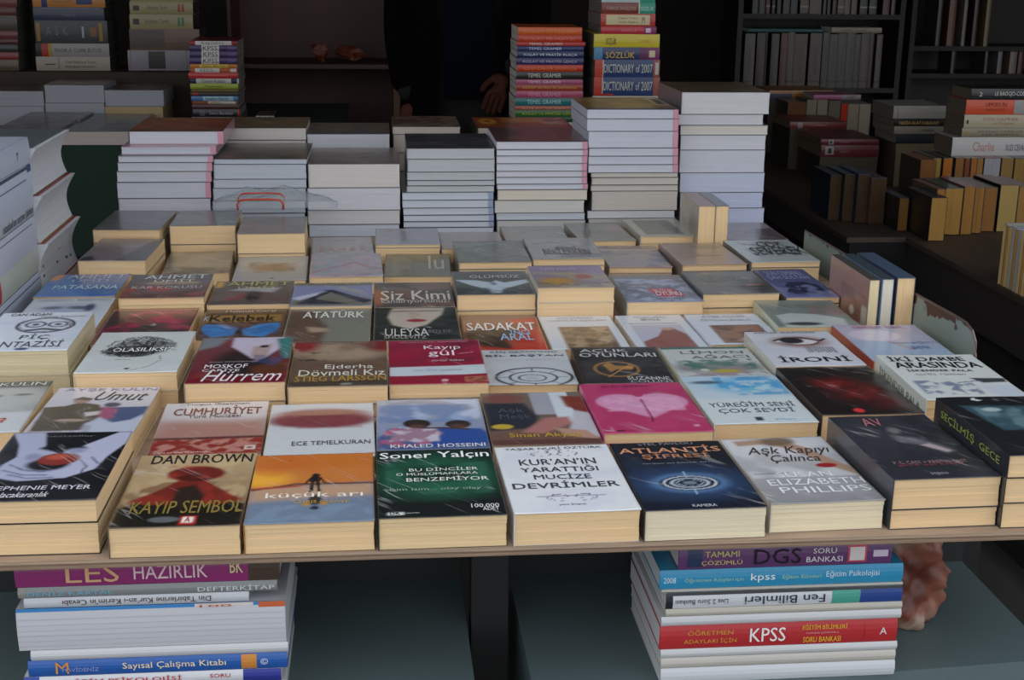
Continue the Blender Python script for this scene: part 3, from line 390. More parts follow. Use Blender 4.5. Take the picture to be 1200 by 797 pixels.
A('hoss', 'paperback with white clouds and two heads seen from behind', '8A92A4',
  [('g', '6A7CA8', 'A8ACB8'), ('n', 'C9D2E6', .9, 3, 101, [0, .3, 1, 1]), ('n', '4C78B4', .5, 3, 103, [0, .5, 1, .9]), ('p', [(0, 0), (1, 0), (1, .3), (.85, .36), (.7, .34), (.5, .42), (.3, .38), (.12, .42), (0, .2)], '4A5C88', .02), ('n', 'B85A78', .8, 9, 104, [0, .05, .55, .42]), ('p', [(.44, .3), (.6, .4), (.95, .38), (1, .3), (1, .1), (.5, .05)], '2C4E98', .03), ('p', [(.1, .16), (.2, .36), (.34, .43), (.5, .42), (.6, .3), (.5, .14)], '9A7A8E', .02), ('n', 'C8C4D4', .8, 12, 105, [.1, .12, .58, .44]), ('l', [(.42, .4), (.62, .4), (.84, .37)], .022, '4A3A3A'), ('e', .37, .49, .13, .09, '2E2628', .12), ('e', .75, .47, .12, .08, '342C2E', .12), ('e', .37, .44, .07, .04, '5A4038', .4), ('e', .75, .43, .07, .04, '5A4038', .4)],
  [('KHALED HOSSEINI', .54, .06, .84, .05, 'D4D8E0', .01), ('uçurtma avcısı', .38, .93, .5, .04, 'C4A8A4', 0)])
A('ask', 'brown and grey paperback of a couple reaching over a table, gold name', '8A8078',
  [('g', '6A4C44', '6E6860'), ('r', .48, .55, .72, 1.1, '9EA0AC'), ('r', .68, .4, .86, 1.1, 'C8D2DC'), ('e', .22, .88, .2, .1, '7A4C44', .4), ('p', [(0, .8), (.4, .78), (.5, .5), (.42, .3), (0, .25)], '2A2E38', .04), ('p', [(.3, .22), (.55, .48), (.78, .5), (.8, .38), (.5, .2)], 'A8706C', .04), ('p', [(.78, .92), (.98, .9), (1.05, .5), (.9, .62), (.8, .7)], '7A3428', .03), ('p', [(.86, .62), (1.05, .55), (1.05, .1), (.72, .2), (.8, .4)], 'B9B8C4', .03), ('p', [(.6, .3), (.9, .24), (1, .08), (.7, .14)], 'B08A7A', .02), ('r', -.1, -.1, 1.1, .09, '5A3C38'), ('e', .13, .33, .1, .045, 'B8A03C', .2)],
  [('Sinan Akyüz', .5, .155, .66, .075, 'B9962E', .01), ('Aşk', .25, .62, .25, .08, '4A5060', .01), ('Meşk', .28, .5, .3, .08, '4A5060', .01)])
A('pink', 'magenta pink paperback with a pale two-petalled heart', 'C95C90',
  [('b', 'AC3364'), ('n', 'B8406E', .6, 3, 111), ('e', .32, .6, .25, .17, 'CE8FB6', .1, -.12), ('e', .7, .6, .25, .17, 'CE8FB6', .1, .12), ('p', [(.18, .5), (.84, .5), (.52, .27)], 'CE8FB6', .03), ('n', 'E0A8C8', .6, 9, 113, [.12, .4, .9, .72]), ('l', [(.51, .66), (.51, .24)], .01, '9A3468'), ('e', .51, .76, .05, .06, 'AC3364', .2), ('l', [(.52, .3), (.5, .2)], .01, '6A2040'), ('r', .12, .03, .2, .06, '5A1C38'), ('r', .85, .09, .9, .13, 'D890B4')],
  [('ELİF ŞAFAK', .45, .93, .5, .045, '6E2444', .0), ('doğan', .26, .045, .1, .02, '7A2A4A', 0)])
A('yur', 'white paperback with a blue watery burst and dark serif title', 'CBD4D6',
  [('g', 'C8D4DC', 'AEC6D8'), ('e', .6, .78, .36, .16, '6FB4D8', .5), ('n', '3E96CC', .8, 6, 121, [.3, .55, 1, .98]), ('n', 'D8E6EE', .5, 10, 122, [.4, .6, .9, .9]), ('e', .22, .85, .16, .035, '4A6478', .5), ('p', [(0, 0), (1, 0), (1, .5), (0, .5)], 'C8D2D8', .06), ('r', .42, .05, .5, .12, '3A4248')],
  [('YÜREĞİM SENİ', .5, .38, .84, .085, '47525A', .0), ('ÇOK SEVDİ', .5, .25, .74, .095, '47525A', .0), ('bir aşk romanı', .72, .95, .4, .03, '6E98B8', 0), ('altın', .7, .07, .2, .025, '6FA8CC', 0)])
A('kizil', 'black paperback with a blurred red glow and small red mark', '36363A',
  [('g', '1C1416', '252324'), ('p', [(.2, .72), (.55, .8), (.95, .5), (.95, .15), (.6, .1), (.3, .35)], '4E1A1C', .14), ('p', [(.25, .6), (.5, .68), (.78, .52), (.88, .3), (.6, .28), (.4, .42)], '74201F', .1), ('n', '1C1618', .6, 4, 131), ('n', '8A2C2A', .3, 3, 133, [.2, .2, .9, .7]), ('e', .4, .08, .05, .04, 'D03A3C', .3)], [])
A('darbe', 'white paperback with large black title and scattered blue figures', 'C9CEC8',
  [('b', 'CDD3D4'), ('n', '56688E', .8, 12, 141, [.05, .1, .65, .42]), ('p', [(.66, .46), (1, .44), (.98, .36), (.74, .35)], '3C4048', .02), ('l', [(.5, .36), (.75, .4)], .01, '50607C'), ('p', [(.7, .3), (1, .3), (1, 0), (.7, 0)], 'BFC8D6', .08)],
  [('İKİ DARBE', .46, .9, .78, .095, '17191C', .05), ('ARASINDA', .5, .745, .88, .1, '17191C', .05), ('İSKENDER PALA', .46, .625, .66, .045, '3C3E44', .02), ('tarihi roman', .42, .54, .5, .04, '90949C', 0)], sp_text=('İSKENDER PALA', '6A7060', .5))
# third row
A('pic', 'thick white paperback with an oval owl-like emblem, at the left edge', 'C9C4AC',
  [('b', 'C9D0E2'), ('n', 'B6C0DA', .4, 3, 151), ('o', .57, .64, .3, .2, .02, '2C3038'), ('o', .57, .64, .265, .175, .006, '4A5060'), ('o', .46, .66, .1, .07, .018, '3A3E48'), ('o', .7, .66, .1, .07, .018, '3A3E48'), ('e', .46, .66, .04, .03, '3A3E48'), ('e', .7, .66, .04, .03, '3A3E48'), ('p', [(.38, .52), (.58, .56), (.78, .52), (.76, .48), (.58, .51), (.4, .48)], '2C3038', .01), ('e', .52, .04, .07, .03, '2C3A60', .3)],
  [('CAN ADAM', .32, .93, .44, .045, '33363E', .03), ('küçük İskender', .7, .87, .5, .04, '4A4E58', .0), ('PİÇ', .56, .33, .3, .1, '3C404A', .0), ('FANTAZİSİ', .5, .17, .8, .12, '3C404A', .0)])
A('olas', 'white paperback with a black ink-scribbled sphere behind small title', 'BFB9A0',
  [('b', 'C6CDCF'), ('n', 'D2D8DA', .4, 3, 161), ('e', .52, .58, .26, .17, '9A9E9E', .4), ('k', .5, .62, .36, .26, 46, .006, '2A2C2E', 162), ('k', .42, .5, .3, .14, 40, .008, '1E2022', 163), ('e', .5, .52, .3, .05, '343638', .5), ('l', [(.74, .4), (.78, .28), (.7, .14), (.5, .03)], .005, '5A5C5C'), ('e', .49, .09, .028, .018, '1E2022')],
  [('OLASILIKSIZ', .55, .53, .62, .07, 'DADEDE', .03), ('adam fawer', .4, .3, .16, .02, '4A4C4C', 0)])
A('harem', 'dark red paperback with a white-headscarfed face and white script', '8A7E74',
  [('g', '6A1F26', '6E4048'), ('n', '8A3A3A', .5, 4, 171), ('e', .5, .42, .3, .3, '28201F', .4), ('p', [(.35, 1), (.9, 1), (.95, .85), (.8, .62), (.72, .5), (.6, .5), (.5, .62), (.35, .78)], 'C6BCD2', .03), ('p', [(.58, .78), (.78, .84), (.76, .56), (.66, .44), (.58, .55)], 'B09A9A', .03), ('e', .7, .78, .05, .03, '3A2E30', .3), ('p', [(.82, .95), (1, 1), (1, .5), (.92, .5)], '3E7A78', .04), ('p', [(.6, .3), (.95, .48), (1, .2), (.7, .14)], '5A3220', .05), ('p', [(0, 0), (1, 0), (1, .14), (0, .1)], '6E1622', .03), ('p', [(0, 1), (.3, 1), (.2, .8), (0, .7)], '7A8088', .05), ('n', '2E4A7A', .5, 5, 172, [.6, .3, .95, .6])],
  [('MOSKOF', .36, .335, .44, .065, 'D8D4DA', .03), ('CARİYE', .32, .255, .38, .05, 'D8D4DA', .03), ('Hürrem', .55, .13, .8, .16, 'D8D4DA', .01, .4), ('demet altınyeleklioğlu', .42, .43, .5, .03, 'A09098', 0)])
A('ejder', 'brown paperback with a bare shoulder, small dragon mark and gold name', '7A6E62',
  [('g', '6A5846', '5C4A44'), ('e', .5, .75, .55, .2, 'A08D78', .4), ('e', .06, .88, .2, .14, '8A2A2E', .5), ('e', .95, .9, .2, .16, '7A2428', .5), ('n', '6A5040', .5, 3, 181), ('n', '2E2620', .9, 10, 182, [.06, .52, .38, .76]), ('p', [(0, 0), (1, 0), (1, .12), (0, .1)], '4A3E36', .04), ('e', .58, .04, .06, .02, '8A8A86', .3)],
  [('Ejderha', .6, .39, .5, .085, 'CFCBC4', .01), ('Dövmeli Kız', .53, .27, .88, .095, 'CFCBC4', .01), ('STIEG LARSSON', .52, .15, .92, .085, 'A8873C', .01), ('milenyum serisi', .55, .96, .5, .03, 'A0968C', 0)])
A('kayip', 'crimson paperback with a pale horizontal band across its lower half', '9A9498',
  [('g', '8A1830', '9A1F42'), ('n', '6E2238', .4, 4, 191), ('n', '5A1C2C', .6, 3, 192, [.6, .45, 1, 1]), ('p', [(0, .17), (1, .2), (1, .4), (0, .36)], 'C2CCD6', .012), ('r', -.1, -.1, 1.1, .17, '8E1C34'), ('r', .76, .03, 1.1, .15, 'A8604E'), ('n', '6A302A', .8, 14, 193, [.78, .03, 1, .15]), ('e', .56, .07, .035, .025, 'D8A8B0'), ('l', [(.75, .66), (.9, .69)], .006, 'C8A0AC')],
  [('Kayıp', .58, .8, .4, .09, 'DCD4DA', .01), ('gül', .56, .66, .28, .12, 'DCD4DA', .01), ('serdar özkan', .62, .51, .34, .035, 'C8B0BC', .0), ('uluslararası bestseller', .5, .955, .76, .03, 'B88A98', 0), ('otuz dilde yayınlandı', .5, .29, .5, .04, '8A96A4', 0)])
A('bil', 'white paperback with a spiralling grey clock face', 'C4C8CC',
  [('b', 'C0C6CE'), ('n', 'AEB6C2', .4, 3, 201), ('e', .56, .2, .44, .27, '9EA6B2', .1), ('e', .56, .2, .4, .24, 'BCC4CE', .05), ('o', .54, .2, .42, .26, .02, '34383E'), ('o', .53, .19, .26, .16, .016, '484C54'), ('o', .52, .18, .15, .09, .014, '484C54'), ('e', .52, .18, .08, .05, 'AEB6C0', .2)] + [('l', [(.54+.28*math.cos(t*.785), .2+.18*math.sin(t*.785)), (.54+.38*math.cos(t*.785), .2+.24*math.sin(t*.785))], .009, '4A4E56') for t in range(8)],
  [('KEN GRIMWOOD', .5, .93, .78, .045, '4A4E56', 0), ('BİL BAŞTAN', .5, .815, .9, .06, '2C3036', .02), ('yeniden yaşamak', .5, .7, .7, .03, '9EA6B0', 0)])
A('aclik', 'black paperback with a gold ring emblem and blocky grey title', '2A2C30',
  [('b', '1D1F22'), ('n', '2C2E32', .5, 4, 211), ('o', .42, .37, .24, .2, .02, '8A6434'), ('p', [(.28, .48), (.36, .56), (.42, .46), (.6, .44), (.58, .34), (.42, .36), (.34, .28)], '9A6E34', .015), ('p', [(.5, .42), (.62, .46), (.6, .36)], 'B08444', .01), ('l', [(.3, .16), (.6, .5)], .008, 'B88A44')],
  [('AÇLIK', .36, .87, .56, .085, 'B4B6BA', .04), ('OYUNLARI', .5, .755, .88, .085, 'B4B6BA', .04), ('SUZANNE', .72, .115, .46, .06, 'B4B6BA', .02), ('COLLINS', .74, .035, .46, .05, 'A0A2A6', .02)])
A('limon', 'cream paperback with a green top strip and green tree branch', 'C8CCBC',
  [('b', 'B9BFC0'), ('r', -.1, .93, 1.1, 1.1, '3F6660'), ('e', .5, .38, .5, .16, '6C7C78', .5), ('n', '34685C', .9, 7, 221, [.05, .3, .95, .62]), ('n', '8A7A86', .8, 8, 222, [0, .1, 1, .42]), ('e', .55, .26, .16, .05, 'A89A3C', .4), ('e', .32, .3, .05, .04, 'C4BEB2', .3), ('r', -.1, -.1, 1.1, .12, 'A8B8C4')],
  [('LİMON', .55, .83, .72, .085, '565C62', .0), ('AĞACI', .6, .69, .66, .09, '565C62', .0)])
A('ironi', 'white paperback with one painted eye over a barcode-like strip', 'C3C8C2',
  [('b', 'C8CBD6'), ('n', 'B8BCCC', .4, 3, 231), ('e', .52, .68, .32, .16, '8E6A66', .4), ('e', .5, .68, .24, .08, 'D0CED4', .1), ('e', .45, .71, .14, .085, '2A2A30', .15), ('l', [(.25, .72), (.4, .8), (.6, .8), (.78, .7), (.86, .76)], .02, '3A2A2C'), ('l', [(.28, .66), (.45, .59), (.65, .59), (.75, .66)], .014, '5A4444')] + [('r', .52+.034*i, .36+.012*(i % 3), .535+.034*i+.006*(i % 2), .53, '4A4250') for i in range(10)],
  [('MİNE BARDİŞ', .46, .955, .72, .045, '4E525C', .0), ('İRONİ', .5, .19, .8, .13, '22242A', .05)], )
A('tul', 'lilac paperback with a red spine, pale disc and soft blue area', '9A3A38',
  [('g', '9CA8C0', 'A8A4BC'), ('e', .36, .7, .3, .16, 'C2BCCE', .15), ('p', [(0, .55), (.5, .5), (1, .35), (1, 0), (0, 0)], '8FA4C0', .06), ('l', [(.45, .5), (.62, .3)], .02, 'A08088'), ('n', 'B08A98', .5, 6, 241, [.2, .86, .9, 1])],
  [('canan tan', .5, .93, .6, .05, '9A6070', 0), ('yüreğim', .72, .48, .5, .05, '6A7EA0', 0), ('seni', .72, .36, .2, .06, '4E6494', 0)])
# fourth row
A('nermin', 'white paperback with a blurred pair of blue eyes, left, behind the owl emblem one', 'C4BFA6',
  [('g', 'B4BCD8', 'B9BEC6'), ('e', .48, .62, .34, .16, '8C98AE', .6), ('e', .32, .66, .12, .05, '4C5468', .5), ('e', .62, .66, .12, .05, '4C5468', .5), ('e', .76, .66, .06, .12, '3C465E', .5)], [('NERMİN BEZMEN', .52, .93, .88, .06, '858A92', 0)])
A('kirmizi', 'crimson and black patterned paperback behind the ink-scribbled sphere one', 'B08A78',
  [('b', '4A3436'), ('n', '96284A', 1, 4, 251), ('n', '2E2A2A', .7, 5, 252), ('p', [(0, .94), (1, .94), (1, 1), (0, 1)], '8A5A50', .03)])
A('kelebek', 'brown paperback with blue butterfly wings under a striped title band', 'A8967A',
  [('b', '5A402E'), ('n', '3A2A22', .6, 5, 261), ('r', .05, .57, .95, .8, '8A6A34'), ('p', [(.06, .5), (.3, .46), (.46, .3), (.42, .12), (.2, .06), (.1, .2), (.04, .34)], '3A78B4', .02), ('p', [(.92, .52), (.68, .47), (.52, .3), (.56, .12), (.78, .06), (.88, .2), (.95, .36)], '3A78B4', .02), ('l', [(.46, .26), (.15, .42)], .008, '1A3A60'), ('l', [(.52, .26), (.86, .42)], .008, '1A3A60'), ('n', '2A5490', .5, 6, 262, [.05, .1, .95, .45]), ('e', .49, .26, .03, .12, '22201E', .2)],
  [('Mehmet Coral', .55, .92, .6, .05, 'A8A098', 0), ('Kelebek', .48, .68, .78, .13, '191A1C', .05), ('K', .05, .68, .05, .1, '8FA4BC', .02)])
A('ataturk', 'grey paperback with a bold white surname and a brown portrait at left', '7E8078',
  [('b', '74756C'), ('p', [(0, 1), (.3, .9), (.5, .4), (.45, 0), (0, 0)], '5A463A', .06), ('n', '3E2E26', .7, 4, 271, [0, .1, .5, .9]), ('p', [(.25, .45), (.5, .4), (.52, .3), (.3, .28)], '9A8670', .04)], [('ATATÜRK', .55, .82, .74, .15, 'C9C9C2', .05)])
A('uleysa', 'black paperback with a cropped pale face and red lips', '5E5C58',
  [('b', '1E2422'), ('n', '2C3230', .5, 4, 281), ('p', [(.22, .98), (.85, .98), (.8, .75), (.62, .45), (.42, .32), (.22, .45), (.16, .7)], 'B3A89C', .03), ('e', .5, .58, .12, .05, '8E2A34', .15), ('r', .22, .86, .8, .9, '7A6A64'), ('e', .48, .76, .07, .1, 'A89484', .4)], [('ULEYSA', .38, .22, .5, .14, 'B6B6B2', 0), ('SHULEVITZ', .36, .08, .48, .06, '9A9A96', 0), ('BEN DE', .76, .24, .26, .05, '6E7270', 0)])
A('sadakat', 'red and black paperback with white title and blue author lines', '6A5648',
  [('g', '9A2A20', '7A6252'), ('p', [(0, .35), (.2, .1), (.6, .0), (.5, .3), (.8, .55), (.3, .6), (0, .5)], '241C1C', .06), ('p', [(.62, .85), (1, .9), (1, 0), (.55, 0), (.75, .4)], 'A83226', .05), ('p', [(0, .6), (1, .6), (1, .72), (0, .72)], '7E4A38', .08)],
  [('SADAKAT', .5, .64, .88, .14, 'D6D2CE', .05), ('İNCİ', .72, .48, .26, .1, '84A8C8', .04), ('ARAL', .66, .34, .42, .12, '84A8C8', .04)])
A('kurk', 'white paperback with a brown rope-like photo in its middle', 'C8C4B4',
  [('b', 'BCC2CC'), ('p', [(.2, .65), (.88, .65), (.88, .0), (.2, .0)], '66503E', .01), ('n', '9A8670', .8, 6, 291, [.2, .0, .88, .65]), ('n', '2E241C', .6, 9, 292, [.2, .0, .88, .65])], [('CAN DÜNDAR', .5, .93, .5, .035, '7A7E86', 0), ('YÜZYILIN AŞKLARI', .5, .84, .8, .04, '7A7E86', 0)])
A('sima', 'white paperback with a framed pinkish brown mountain picture', 'C4C6C8',
  [('b', 'BAC1CE'), ('r', .12, .72, .84, .74, '6C7686'), ('p', [(.12, .68), (.86, .68), (.86, .0), (.12, .0)], 'A6A8BA', .01), ('p', [(.14, .2), (.4, .34), (.55, .55), (.7, .6), (.84, .4), (.86, 0), (.12, 0)], '7A4640', .02), ('e', .62, .56, .1, .04, 'A88A80', .4)], [('İLHAN BERK', .5, .93, .5, .035, '7A7E86', 0), ('SEVDA', .48, .85, .3, .045, '6A6E78', 0)])
A('kadin', 'white paperback with a dark photo of a hand on a sleeve', 'C2C8D2',
  [('b', 'BAC2D2'), ('p', [(.2, .62), (.88, .62), (.88, .04), (.2, .04)], '52342C', .01), ('n', '8A6250', .8, 4, 301, [.2, .05, .88, .62]), ('p', [(.4, .1), (.6, .3), (.85, .32), (.85, .1)], 'A08E84', .04)], [('AYŞE KULIN', .5, .9, .6, .05, '7C828C', 0), ('SEVDALİNKA', .5, .79, .7, .05, '7C828C', 0)])
A('yesil', 'muted green paperback with a torn white label, beside the standing books', 'ADB29E',
  [('b', '687470'), ('n', '7A8480', .5, 4, 311), ('n', '8A6468', .6, 5, 312, [.5, .4, 1, .8]), ('p', [(.1, .42), (.3, .5), (.6, .46), (.9, .3), (.85, 0), (.1, 0)], 'A6AEAE', .02), ('e', .35, .12, .22, .06, '3C4446', .3)])
# fifth row
A('patasana', 'bright blue paperback with an orange tab and pale wide-spaced lettering', '8A8E7A',
  [('g', '2E5E9E', '56688A'), ('n', '3A6EA8', .5, 4, 321), ('p', [(0, .8), (.06, .98), (.14, .98), (.12, .74), (.02, .7)], 'C87E3A', .015)], [('AHMET', .58, .88, .76, .12, '9AA0B4', .02), ('ÜMİT', .56, .7, .52, .1, '9AA0B4', .02), ('PATASANA', .55, .4, .82, .11, 'A6BCCE', 0)])
A('kar', 'grey paperback with red figures and wide-spaced pale lettering, left of the striped ones', 'B5A680',
  [('g', '5E3C34', '5C5C62'), ('n', '9A3A30', .8, 3, 331, [0, .05, 1, .5]), ('e', .4, .62, .18, .07, '96866A', .3), ('e', .72, .62, .16, .06, '96866A', .3), ('n', '2E2C2C', .5, 4, 332, [.2, 0, 1, .3])], [('AHMET', .55, .88, .78, .11, 'B4B4B0', .02), ('ÜMİT', .55, .71, .5, .09, 'B4B4B0', .02), ('KAR KOKUSU', .5, .42, .84, .07, 'A8A4A4', 0)])
A('umit', 'brown-grey paperback with a yellow tab and pale blurred profile', 'A8986E',
  [('g', '4E4240', '5E5648'), ('p', [(.2, .6), (.4, .72), (.85, .7), (.75, .5), (.5, .55)], '9C9AA0', .05), ('n', '7A3236', .8, 5, 341, [.15, .15, .9, .5]), ('e', .52, .35, .1, .2, '26201F', .5), ('r', .02, .72, .1, .98, 'B8922E')], [('AHMET', .55, .88, .8, .11, '9C9A6E', .02), ('ÜMİT', .55, .71, .5, .1, '9C9A6E', .02)])
A('mavi', 'paperback with violet-blue mountain shapes and black diagonals', '6C6A60',
  [('b', '777CA0'), ('p', [(0, .2), (.4, .6), (1, .3), (1, 0), (0, 0)], '65655C', .03), ('p', [(.05, .08), (.42, .62), (.5, .62), (.3, .3), (.7, .08)], '1F2238', .015), ('p', [(.38, .68), (.5, .7), (1, .2), (.9, .1)], '1F2238', .015), ('p', [(.0, .35), (.35, .6), (.3, .45), (.1, .25)], 'AEB4CE', .03), ('p', [(.6, .85), (.95, .5), (.95, .4), (.55, .75)], '8C8C88', .04), ('r', -.1, .88, 1.1, 1.1, '6A6656')], [('İPEK ÇALIŞLAR', .55, .95, .6, .045, 'A8A07C', 0)])
A('siz', 'grey-brown paperback with bold white two-line question title', '6E645C',
  [('g', '443E3C', '5E5854'), ('n', '7A5A4C', .5, 4, 351), ('e', .04, .4, .1, .3, '96603E', .5), ('l', [(.35, .85), (1, .3)], .012, '26221F')], [('Siz Kimi', .52, .45, .88, .24, 'B4AFA8', .05), ('kandırıyorsunuz?', .52, .2, .86, .14, 'A09A94', .04)])
A('dove', 'dark grey paperback with a white dove spreading its wings', '6E6E6C',
  [('g', '3A4142', '5A5C5A'), ('n', '4C5254', .5, 4, 361), ('p', [(.02, .62), (.3, .6), (.48, .5), (.55, .6), (.65, .5), (.95, .62), (.98, .5), (.75, .32), (.6, .2), (.56, .04), (.44, .04), (.42, .2), (.2, .4)], 'A6B4C0', .02), ('e', .51, .45, .04, .06, '686A86', .4), ('n', '2A2E30', .6, 8, 363, [0, 0, 1, .3])], [('ÖLÜMSÜZ', .55, .76, .66, .09, 'A8ABA8', 0)])
A('mor', 'lilac and ochre floral paperback topping two, middle of the table', 'BAB3A6',
  [('g', '7A7068', '7E6E8C'), ('n', '948A6E', .8, 3, 371, [0, 0, 1, .7]), ('e', .3, .28, .22, .16, 'A07A30', .4), ('e', .68, .48, .12, .1, '8E5048', .4), ('n', '948C8A', .6, 5, 372, [.4, 0, 1, .5]), ('n', '4A4646', .5, 7, 373, [0, 0, 1, .25])], [('CAN YÜCEL', .4, .86, .5, .08, 'A498B4', 0)])
A('oyun', 'blue-grey crowd-scene paperback with a red slanted label', '7A7F80',
  [('g', '636A84', '6A665E'), ('n', '8C96AE', .9, 7, 381, [0, 0, 1, .85]), ('n', '343C50', .7, 9, 382, [0, 0, 1, .8]), ('p', [(.38, .48), (.74, .46), (.84, .2), (.48, .16), (.42, .3)], '9E2A38', .015)], [('BÜYÜK', .58, .4, .26, .07, 'C4A4AA', .02), ('OYUNU', .62, .28, .34, .09, 'D8C4C8', .03)])
A('koyu', 'plain dark grey paperback with faint title and a dim brown figure', '4C4F50',
  [('b', '4E5050'), ('n', '595B5A', .5, 3, 391), ('e', .76, .3, .2, .25, '2E2C2A', .5), ('p', [(.68, .4), (.92, .42), (.9, .36), (.7, .34)], '7A4A3A', .02)], [('ELVEDA', .48, .76, .4, .09, '7C7E7C', 0), ('GÜZEL VATANIM', .5, .62, .6, .09, '7C7E7C', 0)])
A('gemi', 'navy paperback with dark horsemen and rows of faint lettering', '48494A',
  [('g', '5A608C', '3E4468'), ('n', '8088AC', .5, 5, 401, [0, 0, 1, .5]), ('n', '1C2038', .9, 7, 402, [.15, .1, .9, .55])], [('SON OSMANLI', .5, .85, .7, .1, '848AA6', .02), ('ŞAH SULTAN', .5, .68, .8, .1, '848AA6', .02)])
# sixth row
A('leylak', 'mauve paperback with a dark diagonal, raised at the left edge of the table', '6E6A66', [('b', '6A6166'), ('n', '7C7478', .5, 3, 411), ('p', [(.55, 0), (1, 0), (1, .9), (.85, .9)], '434648', .04), ('p', [(0, 0), (.25, 0), (.15, .2), (0, .15)], '2E2C30', .04)])
A('bej0', 'beige paperback with a faint dark band, right of the raised mauve one', '8A7F6A', [('g', '3E3C3A', '6E6654'), ('p', [(.1, .3), (1, .2), (1, .9), (.1, .9)], '7E7668', .08), ('n', '94887A', .4, 4, 421)])
A('bej1', 'pale grey paperback with a rust-brown smear in its centre', '97958C', [('b', '87888A'), ('n', '7E8082', .4, 3, 431), ('e', .5, .52, .28, .16, '6E5238', .5), ('n', '56402C', .7, 7, 432, [.15, .3, .85, .75]), ('e', .53, .08, .03, .03, '3A4450')])
A('bej2', 'pale paperback with pink and lilac mountain lines', '97958C', [('b', '83868E'), ('n', '96808A', .7, 4, 441), ('l', [(0, .15), (.5, .5), (.62, .62), (.8, .4), (1, .3)], .03, '8A6466'), ('n', '6A6C80', .4, 8, 442)])
A('lu', 'olive grey paperback with two large faint white letters', '6A6A5E', [('b', '5A594C'), ('r', .12, .1, .4, .85, '66665A'), ('l', [(.3, .9), (1, .25)], .014, '33322C'), ('n', '4E4D44', .4, 4, 451)], [('lu', .78, .6, .24, .4, '96988E', .05)])
A('yesilgri', 'grey-green paperback with a pale arc, behind the white dove one', '5E625C', [('b', '565A54'), ('n', '6A6E68', .6, 4, 461), ('l', [(.35, .8), (.55, .9), (.75, .8)], .02, '878E90'), ('n', '3E423E', .5, 7, 462)])
A('inte', 'light grey paperback with centred dark serif words', '7A7C78', [('b', '777A7A'), ('n', '6C7072', .4, 3, 471), ('l', [(.1, .7), (.4, .78)], .02, '4C5054'), ('l', [(.4, .72), (.8, .9)], .012, '5E5A58'), ('p', [(.35, .05), (1, .05), (1, .25), (.5, .2)], '5A5E5E', .04)], [('BENİ', .55, .5, .3, .12, '3E4244', 0), ('BEKLERKEN', .52, .32, .66, .16, '3E4244', 0)])
A('cizgi', 'paperback with blue-grey blocks between pinkish stripes', '7C7674', [('g', '5C6074', '82766E'), ('n', '4A5474', .8, 5, 481), ('r', -.1, .78, 1.1, .84, 'A08E8C'), ('r', -.1, .0, 1.1, .05, '7E5A6A'), ('n', '8A8078', .6, 4, 482)], [('DÜNYA TARİHİ', .5, .91, .8, .09, '94745E', 0)])
A('pembe', 'dusty pink and tan paperback in front of the two standing books', '6E625C', [('g', '7C6A66', '78685A'), ('n', '84726E', .6, 4, 491), ('e', .7, .8, .25, .1, '605A4E', .5)], [('HAYATIN IŞIKLARI', .45, .4, .6, .06, '927E7C', 0)])
A('cok', 'white paperback with splashed black brush lettering', '5A5C5C', [('b', '8E9698'), ('n', '3C4044', .6, 12, 501, [.15, .25, .95, .95])], [('ÇOK', .62, .76, .4, .2, '26282C', .02, .2), ('SEVEREK', .6, .48, .8, .22, '26282C', .02, .2)])
# seventh row
A('griA', 'plain grey paperback on a raised pair, back left corner of the table', '4C4C4A', [('b', '4A4C4E'), ('n', '5A5A5C', .6, 3, 511)])
A('griB', 'plain grey-green paperback on a raised pair, second from back left', '4C4C4A', [('b', '4E5252'), ('n', '606462', .6, 3, 521)])
A('klips', 'brownish grey paperback topped by the orange handle', '6A625C', [('g', '625650', '5E5E5E'), ('n', '6E6664', .6, 3, 531)])
A('soluk', 'pale faded paperback with faint pink words, right of the orange handle stack', '8C8C8A', [('b', '7E8080'), ('n', '8C8488', .5, 5, 541), ('l', [(.3, .8), (.7, .8)], .02, '5C5E60')], [('BAHAR', .5, .35, .8, .2, '96807E', 0)])
A('kucukgri', 'small silver grey paperback lying over its neighbours, back middle', '6A6A6C', [('b', '70707A'), ('n', '7C7A84', .5, 4, 551), ('r', .42, .2, .48, .9, '5A5A64')], [('HAVVA', .3, .88, .4, .08, '8C7C80', 0)])
A('pembe2', 'blank rose-grey paperback, back row middle', '6E6A6A', [('b', '76706E'), ('n', '806E6E', .6, 4, 561)])
A('gri3', 'flat grey paperback with a red spine edge, back row', '7A5452', [('b', '6A6868'), ('n', '747272', .6, 3, 571)])
A('gri4', 'grey paperback with a pinkish corner, in front of the tallest wrapped stack', '5C5C58', [('b', '5E605C'), ('n', '6C6E68', .6, 4, 581), ('e', .85, .7, .2, .2, '7C6664', .6)])
A('krem', 'cream paperback with a dark rectangular panel, left of the two standing books', '8E8C80', [('b', '82827A'), ('r', .14, .1, .82, .9, '54564F'), ('e', .7, .5, .12, .3, '33363A', .5)])
A('mor2', 'mauve-grey paperback at the back right corner of the table', '5A5456', [('b', '6A6668'), ('n', '746E70', .6, 8, 591), ('p', [(.5, 0), (1, 0), (1, .7), (.7, .6)], '443A3E', .04)])
